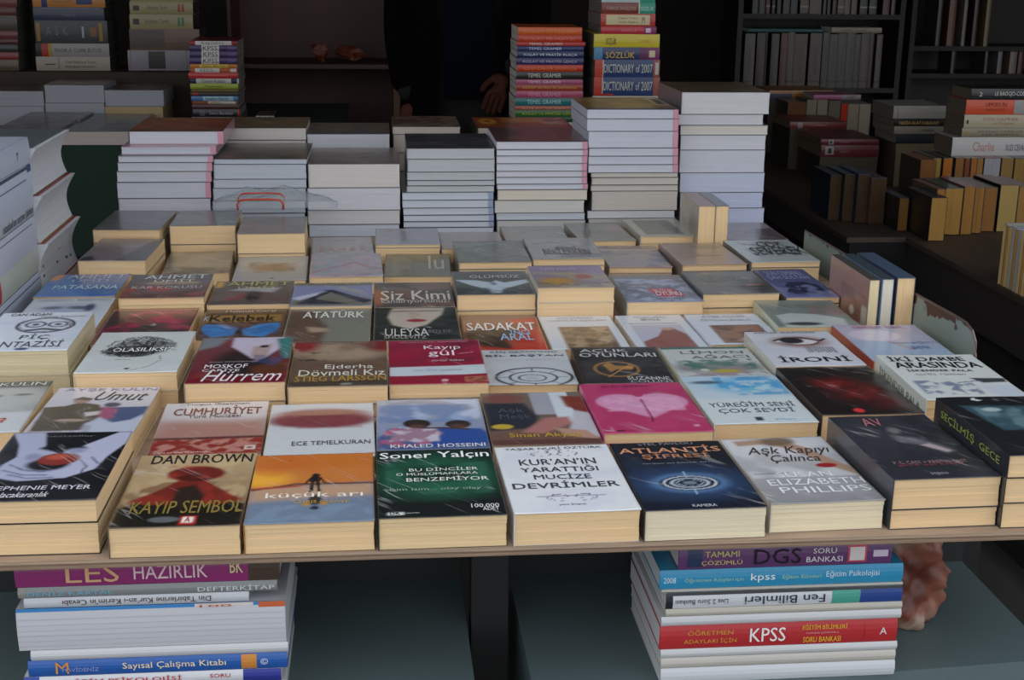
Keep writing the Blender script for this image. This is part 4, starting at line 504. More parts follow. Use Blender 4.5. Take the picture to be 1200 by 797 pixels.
# ------------------------------------------------------------------ the shop: floor, walls, ceiling
def slab(name, x0, x1, y0, y1, z0, z1, m, kind='structure'):
    mb = MB(); mb.box(x0, x1, y0, y1, z0, z1); return tag(mb.build(name, m), kind=kind)
slab('floor', -7, 9, -6, 8.2, FLOOR-.1, FLOOR, mat('dark_floor', '3A3836', .85, bump=.3, bscale=30, var=.3, vscale=3))
DW = mat('dark_plaster', '2A2420', .9, bump=.3, bscale=20, var=.2, vscale=3)
slab('wall_back', -3.2, 5.2, 7.6, 7.7, FLOOR, 2.3, DW); slab('wall_left', -3.3, -3.2, 2.9, 7.7, FLOOR, 2.3, DW); slab('wall_right', 5.2, 5.3, 2.9, 7.7, FLOOR, 2.3, DW)
slab('ceiling', -3.3, 5.3, CEIL_Y, 7.7, 1.6, 1.7, DW)
# ------------------------------------------------------------------ display table
def rust_metal(name, base, rust, ztop, amt):
    m = bpy.data.materials.new(name); m.use_nodes = True; nt = m.node_tree; b = nt.nodes['Principled BSDF']; L = nt.links
    tc = nt.nodes.new('ShaderNodeTexCoord'); n = nt.nodes.new('ShaderNodeTexNoise'); n.inputs['Scale'].default_value = 22; n.inputs['Detail'].default_value = 6; L.new(tc.outputs['Object'], n.inputs['Vector'])
    sx = nt.nodes.new('ShaderNodeSeparateXYZ'); L.new(tc.outputs['Object'], sx.inputs[0])
    a = nt.nodes.new('ShaderNodeMath'); a.operation = 'MULTIPLY_ADD'; a.inputs[1].default_value = .09; L.new(n.outputs['Fac'], a.inputs[0]); L.new(sx.outputs['Z'], a.inputs[2])
    g = nt.nodes.new('ShaderNodeMath'); g.operation = 'GREATER_THAN'; g.inputs[1].default_value = ztop; L.new(a.outputs[0], g.inputs[0])
    n2 = nt.nodes.new('ShaderNodeTexNoise'); n2.inputs['Scale'].default_value = 6; n2.inputs['Detail'].default_value = 8; L.new(tc.outputs['Object'], n2.inputs['Vector'])
    g2 = nt.nodes.new('ShaderNodeMath'); g2.operation = 'GREATER_THAN'; g2.inputs[1].default_value = amt; L.new(n2.outputs['Fac'], g2.inputs[0])
    mxx = nt.nodes.new('ShaderNodeMath'); mxx.operation = 'MAXIMUM'; L.new(g.outputs[0], mxx.inputs[0]); L.new(g2.outputs[0], mxx.inputs[1])
    mr = nt.nodes.new('ShaderNodeMapRange'); mr.inputs['To Min'].default_value = .85; mr.inputs['To Max'].default_value = 1.15; L.new(n2.outputs['Fac'], mr.inputs['Value'])
    mx = nt.nodes.new('ShaderNodeMix'); mx.data_type = 'RGBA'; mx.inputs[6].default_value = (*lin(base), 1); mx.inputs[7].default_value = (*lin(rust), 1)
    L.new(mxx.outputs[0], mx.inputs[0]); vm = nt.nodes.new('ShaderNodeVectorMath'); vm.operation = 'SCALE'; L.new(mx.outputs[2], vm.inputs[0]); L.new(mr.outputs[0], vm.inputs['Scale']); L.new(vm.outputs[0], b.inputs['Base Color'])
    b.inputs['Roughness'].default_value = .5; b.inputs['Specular IOR Level'].default_value = .4
    bp = nt.nodes.new('ShaderNodeBump'); bp.inputs['Strength'].default_value = .3; bp.inputs['Distance'].default_value = .001; L.new(mxx.outputs[0], bp.inputs['Height']); L.new(bp.outputs[0], b.inputs['Normal'])
    return m
TBL = thing('display_table', 'front book stall table with raw plywood edge and chipped metal side panel', 'table', (0.14, 1.29, FLOOR))
def child(o, T): o.parent = T; o.location = -Vector(T.location); return o
mb = MB(); r = random.Random(3)
ply = ['7E6A58', '8A7462', '6E5848', 'A08C78', '98826E']
for i in range(5):
    z0 = -.0098+i*.0019; mb.box(-.605, .87, 1.3035+r.uniform(0, .0015), 4.05, z0, z0+.0019, mat('ply_'+ply[i], ply[i], .8, bump=.5, bscale=30, stretch=(.6, 3, 25), var=.18, vscale=30))
child(mb.build('tabletop'), TBL)
mb = MB(); BL = mat('black_steel', '0E0E10', .55)
for x, y in ((.105, 1.5), (-.6, 1.7), (.83, 1.75), (-.6, 3.95), (.83, 3.95), (.105, 3.95)):
    m_ = MB(); m_.box(x, x+.045, y, y+.045, FLOOR, -.0095); child(m_.build('leg', BL), TBL)
m_ = MB(); m_.box(-.6, .87, 1.66, 1.69, -.06, -.0095); child(m_.build('crossbar', BL), TBL)
# chipped side panel
pr = [(2.67, -.05), (2.67, .062), (2.3, .068), (1.92, .079), (1.88, .079), (1.856, .073), (1.842, .06), (1.838, .04), (1.838, -.05)]
vs = [(.8750, y, z) for y, z in pr]+[(.8775, y, z) for y, z in pr]; n_ = len(pr)
m_ = MB(); m_.add(vs, [tuple(range(n_))[::-1], tuple(range(n_, 2*n_))]+[(i, (i+1) % n_, n_+(i+1) % n_, n_+i) for i in range(n_)])
child(m_.build('side_panel', rust_metal('chipped_grey_green_paint', '7C8A84', '4A2E28', .112, .74)), TBL)
m_ = MB(); m_.tube([(.8763, y, z) for y, z in pr[1:]], .0022, 6); child(m_.build('panel_rim', mat('worn_metal', '7A6A66', .4, metal=.6)), TBL)
# ------------------------------------------------------------------ metal shelf units underneath
def metal_box(x0, x1, y0, y1a, label, skew=0):
    T = thing('metal_shelf', label, 'shelf', ((x0+x1)/2, (y0+y1a)/2, FLOOR)); G = rust_metal('grey_blue_paint_%d' % int(x0*100), '566669', '3C2C24', 9, .70)
    m_ = MB(); m_.add([(x0, y0, -.197), (x1, y0+skew, -.197), (x1, y1a, -.197), (x0, y1a, -.197), (x0, y0, -.222), (x1, y0+skew, -.222), (x1, y1a, -.222), (x0, y1a, -.222)], [(0, 1, 2, 3), (7, 6, 5, 4), (0, 4, 5, 1), (1, 5, 6, 2), (2, 6, 7, 3), (3, 7, 4, 0)])
    child(m_.build('shelf_board', G), T)
    m_ = MB(); m_.box(x0, x1, y1a, y1a+.004, FLOOR+.02, -.03); child(m_.build('back_panel', mat('dark_back_panel', '1C2022', .7)), T)
    m_ = MB(); m_.box(x0, x0+.003, y0+.02, y1a, FLOOR+.02, -.2225); child(m_.build('side_panel', G), T)
    m_ = MB(); m_.box(x1-.003, x1, y0+.05, y1a, FLOOR+.02, -.2225); child(m_.build('side_panel', G), T)
    for x in (x0+.004, x1-.024):
        for y in (y0+.06, y1a-.03): m_ = MB(); m_.box(x, x+.02, y, y+.02, FLOOR, -.2225); child(m_.build('leg', BL), T)
metal_box(-.75, .1, 1.325, 1.64, 'grey-blue painted metal shelf at left under the table')
metal_box(.165, .795, 1.325, 1.64, 'grey-blue painted metal shelf at right under the table, with the paper bag on it', .045)

# ------------------------------------------------------------------ books lying cover-up on the table
GROUP[0] = 'paperbacks lying in rows on the display table'
def under_name(k): return 'lower paperback directly beneath the ' + ART[k][0]
HI = {'meyer', 'dan', 'kucuk', 'soner', 'kuran', 'atl', 'ak', 'av', 'gece', 'umut', 'cum', 'ece', 'hoss', 'ask', 'pink', 'yur', 'kizil', 'darbe', 'pic', 'olas', 'harem', 'ejder', 'kayip', 'bil', 'aclik', 'limon', 'ironi', 'tul'}
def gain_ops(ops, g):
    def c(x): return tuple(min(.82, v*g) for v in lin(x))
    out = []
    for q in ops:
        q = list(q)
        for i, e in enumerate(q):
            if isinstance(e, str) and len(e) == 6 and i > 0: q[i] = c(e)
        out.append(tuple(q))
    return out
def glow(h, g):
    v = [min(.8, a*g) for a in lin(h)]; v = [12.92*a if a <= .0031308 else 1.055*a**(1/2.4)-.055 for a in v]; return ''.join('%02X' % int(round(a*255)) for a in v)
for k, (label, spine, ops, texts, kw) in ART.items():
    x, y, a, w, l, z, th = DATA['covers'][k]
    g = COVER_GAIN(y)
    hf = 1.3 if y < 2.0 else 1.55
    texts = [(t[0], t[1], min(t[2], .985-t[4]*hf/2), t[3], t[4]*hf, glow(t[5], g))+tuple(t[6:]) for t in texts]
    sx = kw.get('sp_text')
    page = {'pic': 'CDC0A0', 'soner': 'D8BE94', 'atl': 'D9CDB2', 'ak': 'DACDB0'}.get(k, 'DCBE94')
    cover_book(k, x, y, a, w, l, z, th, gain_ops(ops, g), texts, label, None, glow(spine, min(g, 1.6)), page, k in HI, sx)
    rest = z-th; n = 0
    if rest > .01:
        n = 2 if rest > .05 else 1
        for i in range(n):
            c, s = math.cos(a), math.sin(a); j = random.Random(k).uniform(-.0012, .0012)
            z1 = rest*(n-i)/n-.0003; z0 = rest*(n-i-1)/n
            fx, fy = x+s*l, y-c*l
            T = thing('paperback_book', '%s book under the %s' % ('lowest' if i == 1 else 'lower', ' '.join(label.split(',')[0].split(' ')[:12])), 'book', (fx+c*w/2-s*l/2+j*.3, fy+s*w/2+c*l/2+.001*i+.0008, z0), a)
            NB[0] += 1; H = Vector((-w/2, -l/2, 0)); page_block(T, w, l-.001, z1-z0, page, seed=NB[0]).location = H
            spine_back(T, w, l-.001, z1-z0, glow(spine, min(g, 1.6)), skip_top=False, name='cover').location = H
GROUP[0] = 'pocket books standing on edge on the display table'
# ------------------------------------------------------------------ standing books on the table
PK = 'DCBE94'
s0 = DATA['G']['ST2']; nm = ['pinkish spined pocket book standing on edge, left of two before the rightmost tall stack', 'blue-grey spined pocket book standing on edge, right of two before the rightmost tall stack']
standing_book(s0[0][0], s0[0][1], 2.692, .165, 0, s0[0][2], PK, 'A49A88', '9A8078', nm[0], left_ops=[('b', 'A69C8A'), ('e', .7, .4, .2, .4, '5E7068', .5), ('n', '9A8C7C', .5, 4, 3)])
standing_book(s0[1][0], s0[1][1], 2.692, .165, 0, s0[1][2], PK, '8A8676', '67707A', nm[1])
s0 = DATA['G']['ST3']; c3 = [('B09086', '4A4A48'), ('6E8AA6', '3E4A54'), ('3E4258', '46586E')]
l3 = ['pink-brown covered book standing on its edge, leftmost of three by the metal panel', 'thin book with pale striped pages, middle of three standing by the metal panel', 'thick blue-spined book standing on its edge, rightmost of three by the metal panel']
for i in range(3):
    b = s0[i]; standing_book(b[0], b[1], 2.082-.004*i, .195, 0, b[2], ['DCCFA8', 'D9D2C4', 'DCBE94'][i], c3[i][0], c3[i][1], l3[i],
        left_ops=[('b', '9A7468'), ('n', '9C8078', .5, 3, 601), ('n', '7C5040', .6, 3, 602, [.3, 0, 1, .7]), ('e', .62, .3, .06, .08, 'C4C0B8', .2), ('r', .86, .0, .98, .5, 'B4B8AC'), ('e', .92, .12, .03, .05, '3E4A44', .3)] if i == 0 else None)

# ------------------------------------------------------------------ tall stacks with their page edges towards the buyer
GROUP[0] = 'books in the tall stacks at the back of the display table'
STK = ['first tall stack from the left', 'second tall stack from the left', 'third tall stack from the left', 'middle wrapped stack', 'third tall stack from the right', 'second tall stack from the right', 'rightmost tall stack']
ORD = ['top', 'second from top', 'third from top', 'fourth from top', 'fifth from top', 'sixth from top', 'seventh from top', 'eighth from top', 'ninth from top', 'tenth from top', 'eleventh from top', 'twelfth from top', 'thirteenth from top', 'fourteenth from top', 'fifteenth from top']
WP = {'S1': ['B8BAC4']*8, 'S2': ['AEB4BE']*6, 'S3': ['C4BFBC', 'BFC0C8', 'BDBCBE', 'B4BAC6'], 'S4': ['AEB2B6']*5+['BAC0CC']*6, 'S5': ['BCBEC8']*7+['C6BFB2', 'BFBEBA', 'B6BCC6', 'B4B4B4'], 'S6': ['B8BAC6']*6+['B6B0AA']*4+['BCBEC2', 'ACAAA6'], 'S7': ['BEBEC2', 'BBBAC0', 'C0BBB4', 'BDBEC6', 'B9BBC6', 'B3B9CC', 'B1B8D0', 'B1B8D0', 'B1B8D0']}
PINK = {'S1': range(0, 6), 'S5': range(0, 7), 'S6': range(0, 6), 'S4': range(5, 10)}
TOPS = {'S1': [('b', '7A3C28'), ('n', '8E5030', .7, 3, 701), ('n', '5A3028', .6, 5, 702), ('r', -.1, -.1, 1.1, .12, '4E4034')], 'S2': [('b', '46423A'), ('n', '2E302C', .8, 3, 703), ('n', '6A5040', .6, 4, 704)], 'S3': [('b', '6E6260'), ('e', .65, .4, .35, .4, '7A7270', .15), ('n', '5A4C4A', .5, 9, 705, [.3, .3, .95, .7])],
        'S4': [('b', '36363C'), ('n', '4E4E4E', .6, 3, 706)], 'S5': [('b', '5A3A3C'), ('n', '3E3436', .6, 4, 707), ('r', .7, -.1, 1.1, 1.1, '4E2C2A')], 'S6': [('b', '8A7440'), ('n', '6A5030', .7, 4, 708), ('r', -.1, -.1, 1.1, .12, '4A4250'), ('r', .84, .3, 1.0, .95, 'AAA69C'), ('r', .88, .4, .97, .85, '3A3A3A')], 'S7': [('b', '5E5038'), ('n', '443828', .6, 4, 709)]}
for si, sk in enumerate(['S1', 'S2', 'S3', 'S4', 'S5', 'S6', 'S7']):
    rows = DATA['stacks'][sk]; N = len(rows)
    for i, (x0, x1, zt, zb, Y) in enumerate(rows):
        if zt-zb < .004: continue
        # thick gaps measured in the photo hold two or more volumes
        lab = '%s-paged softcover, %s in the %s' % ('cream' if WP[sk][i][0] == 'C' else 'white', ORD[i] if i < N-1 else 'lowest', STK[si])
        if sk in PINK and i in PINK[sk]: lab = lab.replace('-paged softcover', ' book with tinted edge')
        tint = None
        if sk in PINK and i in PINK[sk]: tint = ('8C97B4', .011) if sk == 'S4' else ('C08A9C', .011)
        T = plain_book(x0, x1, Y, .255, zb+.0002, zt-.0002, WP[sk][i], 'B08898' if (sk == 'S1' and i < 2) else random.Random(i+si*9).choice(['5A5E66', '6E6A6A', '4A5056', '7A7678']), lab, tint=tint, spine='right' if tint else 'left', rz=random.Random(i*7+si).uniform(-.006, .006))
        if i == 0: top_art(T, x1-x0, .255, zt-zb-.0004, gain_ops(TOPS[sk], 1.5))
# second line of stacks, only their tops rise behind the first
for nm_, x0, x1, zt, zb, Y, wp, ops, lab in [
        ('R1', -.372, -.172, .2008, .172, 3.27, 'BFBAB6', [('b', '6A5A40'), ('n', '4A3A2C', .6, 5, 711)], 'softcover topping the stack behind the second tall stack, brown cover'),
        ('R2', -.1706, .0273, .1865, .1455, 3.27, 'B8B8C0', [('b', '6A5C48'), ('n', '3E4658', .6, 6, 712), ('r', -.1, -.1, 1.1, .1, '40526E')], 'thick softcover with blue-edged cover behind the third tall stack'),
        ('R3', .0342, .20, .1992, .18, 3.31, 'B2A8A0', [('b', '4E3430'), ('n', '8A7A60', .6, 8, 713)], 'dark red softcover with tan patterns just behind the middle wrapped stack'),
        ('R5', .24, .475, .2008, .17, 3.27, 'AEA49A', [('b', '7E3C20'), ('n', '5A2A20', .6, 4, 714), ('e', .14, .6, .09, .25, 'C08A28', .3), ('e', .14, .6, .04, .1, '6A1A14', .3), ('r', .3, .5, .75, .95, '9A6A28'), ('n', 'A09088', .7, 8, 715, [.7, .3, 1, 1])], 'red covered book with a yellow flower below the language guide column')]:
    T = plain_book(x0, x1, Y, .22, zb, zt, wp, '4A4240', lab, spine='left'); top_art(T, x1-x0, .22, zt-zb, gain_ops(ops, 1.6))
    z = zb; i = 0
    while z > .001:
        z2 = max(0, z-.045); z2 = 0 if z2 < .012 else z2; i += 1
        plain_book(x0+.002*i, x1-.001*i, Y+.002, .215, z2, z-.0004, wp, '5A5656', '%s book below the %s' % (['first', 'second', 'third', 'fourth', 'fifth'][i-1], lab)); z = z2

# ------------------------------------------------------------------ columns of printed spines
def spine_column(rows, Y, l, data, where, page='B8B4AC'):
    GROUP[0] = 'books with printed spines'+where.replace('%s', '').replace(' of', ' in', 1)
    for i, (b, d) in enumerate(zip(rows, data)):
        x0, x1, zt, zb = b; col, desc, rects, texts = d
        spine_book(x0, x1, Y+.001*(i % 3), l, zb+.0002, zt-.0002, col, '%s, %s' % (desc, where % ORD[i]), texts, rects, page)
G = DATA['G']
KW = 'C8C4C0'
spine_column(G['K'], 4.9, .25, [
    ('8E2A30', 'white spine with red ends', [(.12, 0, .88, 1, KW)], [('Kaynaklar', .5, .5, .5, .6, '403038')]),
    ('3C2C5A', 'purple spine with white panel', [(.25, 0, .62, 1, KW), (.8, .2, .96, .8, '5A4A7A')], [('KPSS', .43, .5, .3, .7, '2A2230', .03)]),
    ('3C2C5A', 'purple spine with white panel', [(.25, 0, .62, 1, KW), (.8, .2, .96, .8, '5A4A7A')], [('KPSS', .44, .5, .3, .7, '2A2230', .03)]),
    ('3C2C5A', 'purple spine with white panel', [(.25, 0, .62, 1, KW), (.8, .2, .96, .8, '5A4A7A')], [('KPSS', .44, .5, .3, .7, '2A2230', .03)]),
    ('B9752A', 'orange spine', [(.2, .1, .8, .9, 'C8B24A')], [('Eğitim Bilimleri', .5, .5, .5, .6, '4A3A20')]),
    ('B0582A', 'orange and white spine', [(.1, 0, .62, 1, KW), (.85, .1, .98, .9, KW)], [('A.B.D.D.', .35, .5, .3, .6, '3A2A2A')]),
    ('B42A2C', 'bright red spine', [(.3, .4, .8, .6, 'C85A50')], []),
    ('B8B4AA', 'white spine with navy ends', [(0, 0, .12, 1, '24284A'), (.84, 0, .96, 1, '24284A')], [('Genel Kültür', .48, .5, .5, .6, '4A4A50')]),
    ('9AA83A', 'lime green spine', [], [('Matematik', .5, .5, .4, .5, '4A5020')]),
    ('6A5A2A', 'olive brown spine', [], []), ('3A3430', 'black spine with red mark', [(.05, .1, .16, .9, 'A02A2A')], []),
    ('3E6EA0', 'blue spine with pale panel', [(.25, .1, .9, .9, '9AB8C8')], [('Sınavlara Hazırlık', .55, .5, .5, .6, '2A3A50')]),
    ('8A4A30', 'rust and white spine', [(.35, 0, .95, 1, 'C0B8A8')], [('KPSS', .5, .5, .2, .7, '7A3A28')]),
    ('4A2426', 'dark maroon spine', [], []), ('1E1C20', 'black spine with a ring mark', [(.15, .1, .26, .9, '5A5058'), (.95, 0, 1, 1, 'A02A28')], [('Soru Bankası', .6, .5, .5, .4, 'A0989A')])],
    '%s of the narrow exam-book column')
def lg(c, t='9A9AA8', s='TEMEL VE PRATİK', l='TÜRKÇE'): return (c, t, s, l)
LC = [('B8521E', 'orange spine', 'C8742E', 'KOLAY VE PRATİK'), ('A83424', 'red-orange spine', 'C86A54', 'KOLAY VE PRATİK'), ('A23A30', 'thin brick red spine', 'C8B8B0', 'TEMEL GRAMER'), ('26305E', 'thin navy spine', 'A8B0C8', 'TEMEL GRAMER'), ('20284E', 'navy spine with white words', 'C0C4D0', 'KOLAY VE PRATİK RUSÇA'), ('2A2A56', 'indigo spine', 'A898B8', 'KOLAY VE PRATİK LEHÇE'), ('A8301E', 'red spine with orange words', 'C87A2E', 'KOLAY VE PRATİK İSPANYOLCA'), ('24221E', 'black spine', 'B0B0A8', 'TEMEL GRAMER'), ('9A5070', 'mauve spine', 'D0B0C0', 'TEMEL GRAMER'), ('8E3428', 'brick spine with yellow words', 'B89A3E', 'KOLAY VE PRATİK JAPONCA'), ('9A4460', 'rose spine', 'C08AA0', 'TEMEL GRAMER'), ('1E6468', 'teal spine', '9AC0C0', 'TEMEL GRAMER'), ('A05848', 'salmon spine', 'C09A8C', 'KOLAY VE PRATİK'), ('2A5E2C', 'green spine with yellow words', 'A8A83E', 'KOLAY VE PRATİK ÇİNCE'), ('1E4A38', 'dark green spine', 'A8B8A8', 'TEMEL GRAMER')]
spine_column(G['L'], 3.85, .2, [(c, d, [], [(t, .42 if len(t) < 15 else .5, .5, .5 if len(t) < 15 else .8, .55, tc, .02)]) for c, d, tc, t in LC], '%s of the language guide column')
spine_column(G['D'], 3.85, .24, [
    ('A8B4B8', 'pale blue spine with green end', [(.72, 0, 1, 1, '2E8A70')], []),
    ('6E3028', 'brown-red spine with green end', [(.7, 0, 1, 1, '2E8A70'), (.69, 0, .71, 1, 'C8C0B8')], [('TÜRKÇE İNGİLİZCE', .36, .5, .55, .45, 'A89080'), ('SÖZLÜK', .85, .5, .24, .45, 'A8C0B8')]),
    ('A03028', 'red spine with cream panel', [(.1, .12, .9, .9, 'B8AE88')], [('İngilizce Türkçe', .5, .66, .36, .22, '5A3A2E'), ('Türkçe İngilizce', .5, .34, .36, .22, '8A3A2E'), ('M', .78, .5, .05, .5, '6A4A3A')]),
    ('A82A38', 'crimson spine with purple end', [(.78, 0, 1, 1, '7A3060'), (.81, .2, .9, .8, 'C8A8B8')], [('ALMANCA', .5, .5, .28, .4, 'C86A70')]),
    ('B8A82A', 'bright yellow spine', [], [('SÖZLÜK', .26, .5, .16, .6, '3A3A28', .03), ('resimli', .77, .5, .14, .3, 'B8823A')]),
    ('26305A', 'blue spine reading SÖZLÜK in gold', [(0, 0, .13, 1, '4A7A9A'), (.7, 0, .79, 1, '5A3050'), (.8, 0, 1, 1, '6E2E5A'), (.84, .2, .93, .75, 'B8B090')], [('SÖZLÜK', .4, .42, .44, .6, 'B89A3A', .03)]),
    ('1E3460', 'navy spine reading DICTIONARY, upper of two', [(0, 0, .12, 1, 'A83A2C'), (.12, 0, .135, 1, 'A8A8A0'), (.9, 0, 1, 1, '8A4A44'), (.93, .15, .98, .85, 'A8A8A0')], [('DICTIONARY', .37, .5, .46, .5, 'AEB0A8', .03), ('of', .66, .5, .06, .45, 'AEB0A8', .01), ('2007', .8, .5, .17, .5, 'AEB0A8', .03)]),
    ('1E3460', 'navy spine reading DICTIONARY, lower of two', [(0, 0, .12, 1, 'A83A2C'), (.12, 0, .135, 1, 'A8A8A0'), (.9, 0, 1, 1, '8A4A44'), (.0, .0, .3, .1, 'A82A28')], [('DICTIONARY', .37, .52, .46, .5, 'AEB0A8', .03), ('of', .66, .52, .06, .45, 'AEB0A8', .01), ('2007', .8, .52, .17, .5, 'AEB0A8', .03)])],
    '%s of the dictionary column', page='6A6660')
GROUP[0] = 'thick books under the spine columns'
for x0, x1, zt, l, lab in [(.39, .59, .1466, .2, 'language guide column'), (.61, .81, .2220, .24, 'dictionary column')]:
    z = zt; i = 0
    while z > .001:
        z2 = max(0, z-.055); z2 = 0 if z2 < .015 else z2; i += 1
        plain_book(x0, x1, 3.853, l, z2, z-.0004, 'B0AAA0', '5A5650', '%s thick book supporting the %s' % (['first', 'second', 'third', 'fourth', 'fifth'][i-1], lab)); z = z2
# ------------------------------------------------------------------ back table with green cloth, left
T = thing('cloth_table', 'back table draped with a dark green cloth behind the left tall stack', 'table', (-1.1, 5.1, FLOOR))
GC = mat('dark_green_cloth', '1A2E24', .95, bump=.4, bscale=300)
m_ = MB(); N_ = 60
vs = [];
for i in range(N_+1):
    x = -2.4+2.28*i/N_; y = 4.44+.012*math.sin(i*.9)+.006*math.sin(i*2.3)
    vs += [(x, 4.45, -.001), (x, y, -.3), (x, y-.01, FLOOR+.05)]
fs = []
for i in range(N_): fs += [(3*i, 3*i+1, 3*i+4, 3*i+3), (3*i+1, 3*i+2, 3*i+5, 3*i+4)]
m_.add(vs, fs); child(m_.build('tablecloth', GC, smooth=True), T)
m_ = MB(); m_.box(-2.4, -.12, 4.45, 5.75, -.02, 0); child(m_.build('tabletop', GC), T)
for x in (-2.3, -.2):
    for y in (4.55, 5.65): m_ = MB(); m_.box(x-.02, x+.02, y, y+.04, FLOOR, -.02); child(m_.build('leg', BL), T)
m_ = MB(); m_.box(-1.7, -.66, 5.27, 5.62, .001, .165); tag(m_.build('display_riser', mat('riser_wood', '3A2E26', .8, bump=.3, var=.2)), 'dark wooden riser on the green table under the thick reference books', 'riser')
def cov(ops, g=1.6): return gain_ops(ops, g)
GROUP[0] = 'books lying on the green cloth table'
for x0, x1, zt, zb, Y, l, wp, ops, lab in [
        (-1.2269, -1.0197, .0497, 0, 4.46, .27, 'A8A6AC', [('b', '4E4648'), ('n', '6A5A54', .7, 5, 721)], 'white-paged book with brownish cover at the left front of the green table'),
        (-1.0173, -.8027, .0442, 0, 4.46, .27, 'B0A4A0', [('b', '4E5250'), ('r', .5, .2, 1, .9, '2E3234'), ('n', '5E605C', .6, 5, 722)], 'cream-paged book with grey cover above the green cloth'),
        (-1.2269, -1.01, .0497, 0, 4.735, .23, 'A8A6AC', [('b', '504C50'), ('n', '6E6460', .6, 4, 723)], 'grey covered book lying second deep on the green table, left'),
        (-1.0, -.8, .0442, 0, 4.735, .23, 'B0A4A0', [('b', '565C62'), ('n', '4A5058', .6, 4, 724)], 'grey-blue covered book lying second deep on the green table, right'),
        (-1.43, -1.1829, .122, .0678, 4.98, .25, '9C9EA6', [('b', '4A423E'), ('n', '5E5048', .7, 4, 725)], 'thick white-paged book, left of three in the third line on the green table'),
        (-1.1786, -.9719, .1436, .0803, 4.98, .25, '9C9EA6', [('b', '4E3428'), ('n', '6A5236', .7, 4, 726)], 'thickest white-paged book, middle of three in the third line on the green table'),
        (-.9714, -.7644, .1261, .0685, 4.98, .25, '9C9EA6', [('b', '5E5650'), ('n', '4A3A34', .7, 4, 727)], 'thick white-paged book, right of three in the third line on the green table'),
        (-1.43, -1.185, .0674, 0, 4.982, .25, '9C9EA6', None, 'book under the left thick one in the third line on the green table'),
        (-1.1819, -.9747, .0799, 0, 4.982, .25, '9C9EA6', None, 'book under the thickest one in the third line on the green table'),
        (-.9744, -.7698, .0681, 0, 4.982, .25, 'B09A78', None, 'tan-paged book under the right thick one in the third line on the green table'),
        (-.66, -.485, .0400, 0, 4.905, .24, '8A8680', None, 'book supporting the narrow exam-book column')]:
    B_ = plain_book(x0, x1, Y, l, zb, zt-.0003, wp, '4A4442', lab)
    if ops: top_art(B_, x1-x0, l, zt-zb-.0003, cov(ops))
# thick reference books, printed spines outwards
spine_column(G['A'], 5.3, .2, [
    ('B0701E', 'orange spine with blue blocks', [(.12, 0, .2, 1, '20306A'), (.6, .2, .82, .9, '2A3A6A')], [('SÖZLÜĞÜ', .4, .6, .3, .5, '7A3A1A', .02)]),
    ('222A44', 'dark blue spine', [(.1, .85, .95, .95, '5A6478')], [('TÜRKÇE', .5, .4, .2, .25, '6A7084')]),
    ('15161E', 'thick black spine with gold bands', [(.02, .1, .07, .9, '8A6A28'), (.88, .1, .93, .9, '8A6A28'), (.76, .3, .85, .7, '7A5228')], [('A  S  K', .3, .55, .3, .4, '6A6A68'), ('1', .66, .5, .03, .5, '9A9AA0')]),
    ('8A8684', 'grey spine with red and yellow end', [(0, 0, .08, 1, '181818'), (.08, 0, .17, 1, '9A2420'), (.17, 0, .22, 1, '9A8028')], [('FRANK A. CLARK BUTLER', .58, .5, .64, .3, '4A4444')]),
    ('8E8478', 'beige spine with a dark arrow mark', [(.3, .1, .31, .9, '5A4C44'), (.12, .42, .26, .5, '3A342E')], [('Türk Edebiyat Tarihi', .6, .6, .42, .25, '4A4038'), ('Başlangıçtan Günümüze', .6, .28, .4, .22, '4A4038')])], '%s of the thick reference stack', page='4A4A44')
spine_column(G['Bk'], 5.3, .2, [
    ('8E825A', 'cream spine', [], []), ('8E825A', 'cream spine with red digits', [(.05, .3, .15, .7, '2E2C2A'), (.76, .2, .8, .8, '8A3A2A'), (.82, .2, .86, .8, '8A3A2A')], [('Edebiyat Tarihi', .43, .5, .32, .4, '4A4434')]),
    ('8E825A', 'cream spine with green digits', [(.05, .3, .15, .7, '2E2C2A'), (.76, .2, .8, .8, '3A6A4A'), (.82, .2, .86, .8, '3A6A4A')], [('Edebiyat Tarihi', .43, .5, .38, .4, '4A4434')]),
    ('5A3A28', 'brown pictorial spine', [(0, .1, .5, .95, '4A4038')], []), ('76707A', 'silver grey rounded spine with dark plate', [(.33, .1, .6, .95, '1E1A1A'), (.04, 0, .05, 1, '6A4A50'), (.94, 0, .95, 1, '6A4A50')], [])], '%s of the cream reference stack', page='4A4A44')
FC = ['6A2A28', '5A241E', '3A2E20', '6E2A30', '4E2226', '222A26', '7A2426', '4E3E2A']
spine_column(G['F'], 5.3, .2, [(c, d, [], []) for c, d in zip(FC, ['dull red spine', 'maroon spine', 'olive brown spine', 'crimson spine', 'dark wine spine', 'black-green spine', 'red spine', 'tan spine'])], '%s of the stack cut by the left edge', page='5A5A54')
GROUP[0] = 'small books standing on the green table'
for i in range(4):
    standing_book(-.4344+.0166*i, -.4344+.0166*(i+1)-.001, 4.9, .15, .001, .045, 'B4B0AE', '3A3A34', ['5A5A34', '4A4A4C', '5A3038', '3A2628'][i], 'small book standing on the green table, %s of four' % ['first', 'second', 'third', 'last'][i], None)
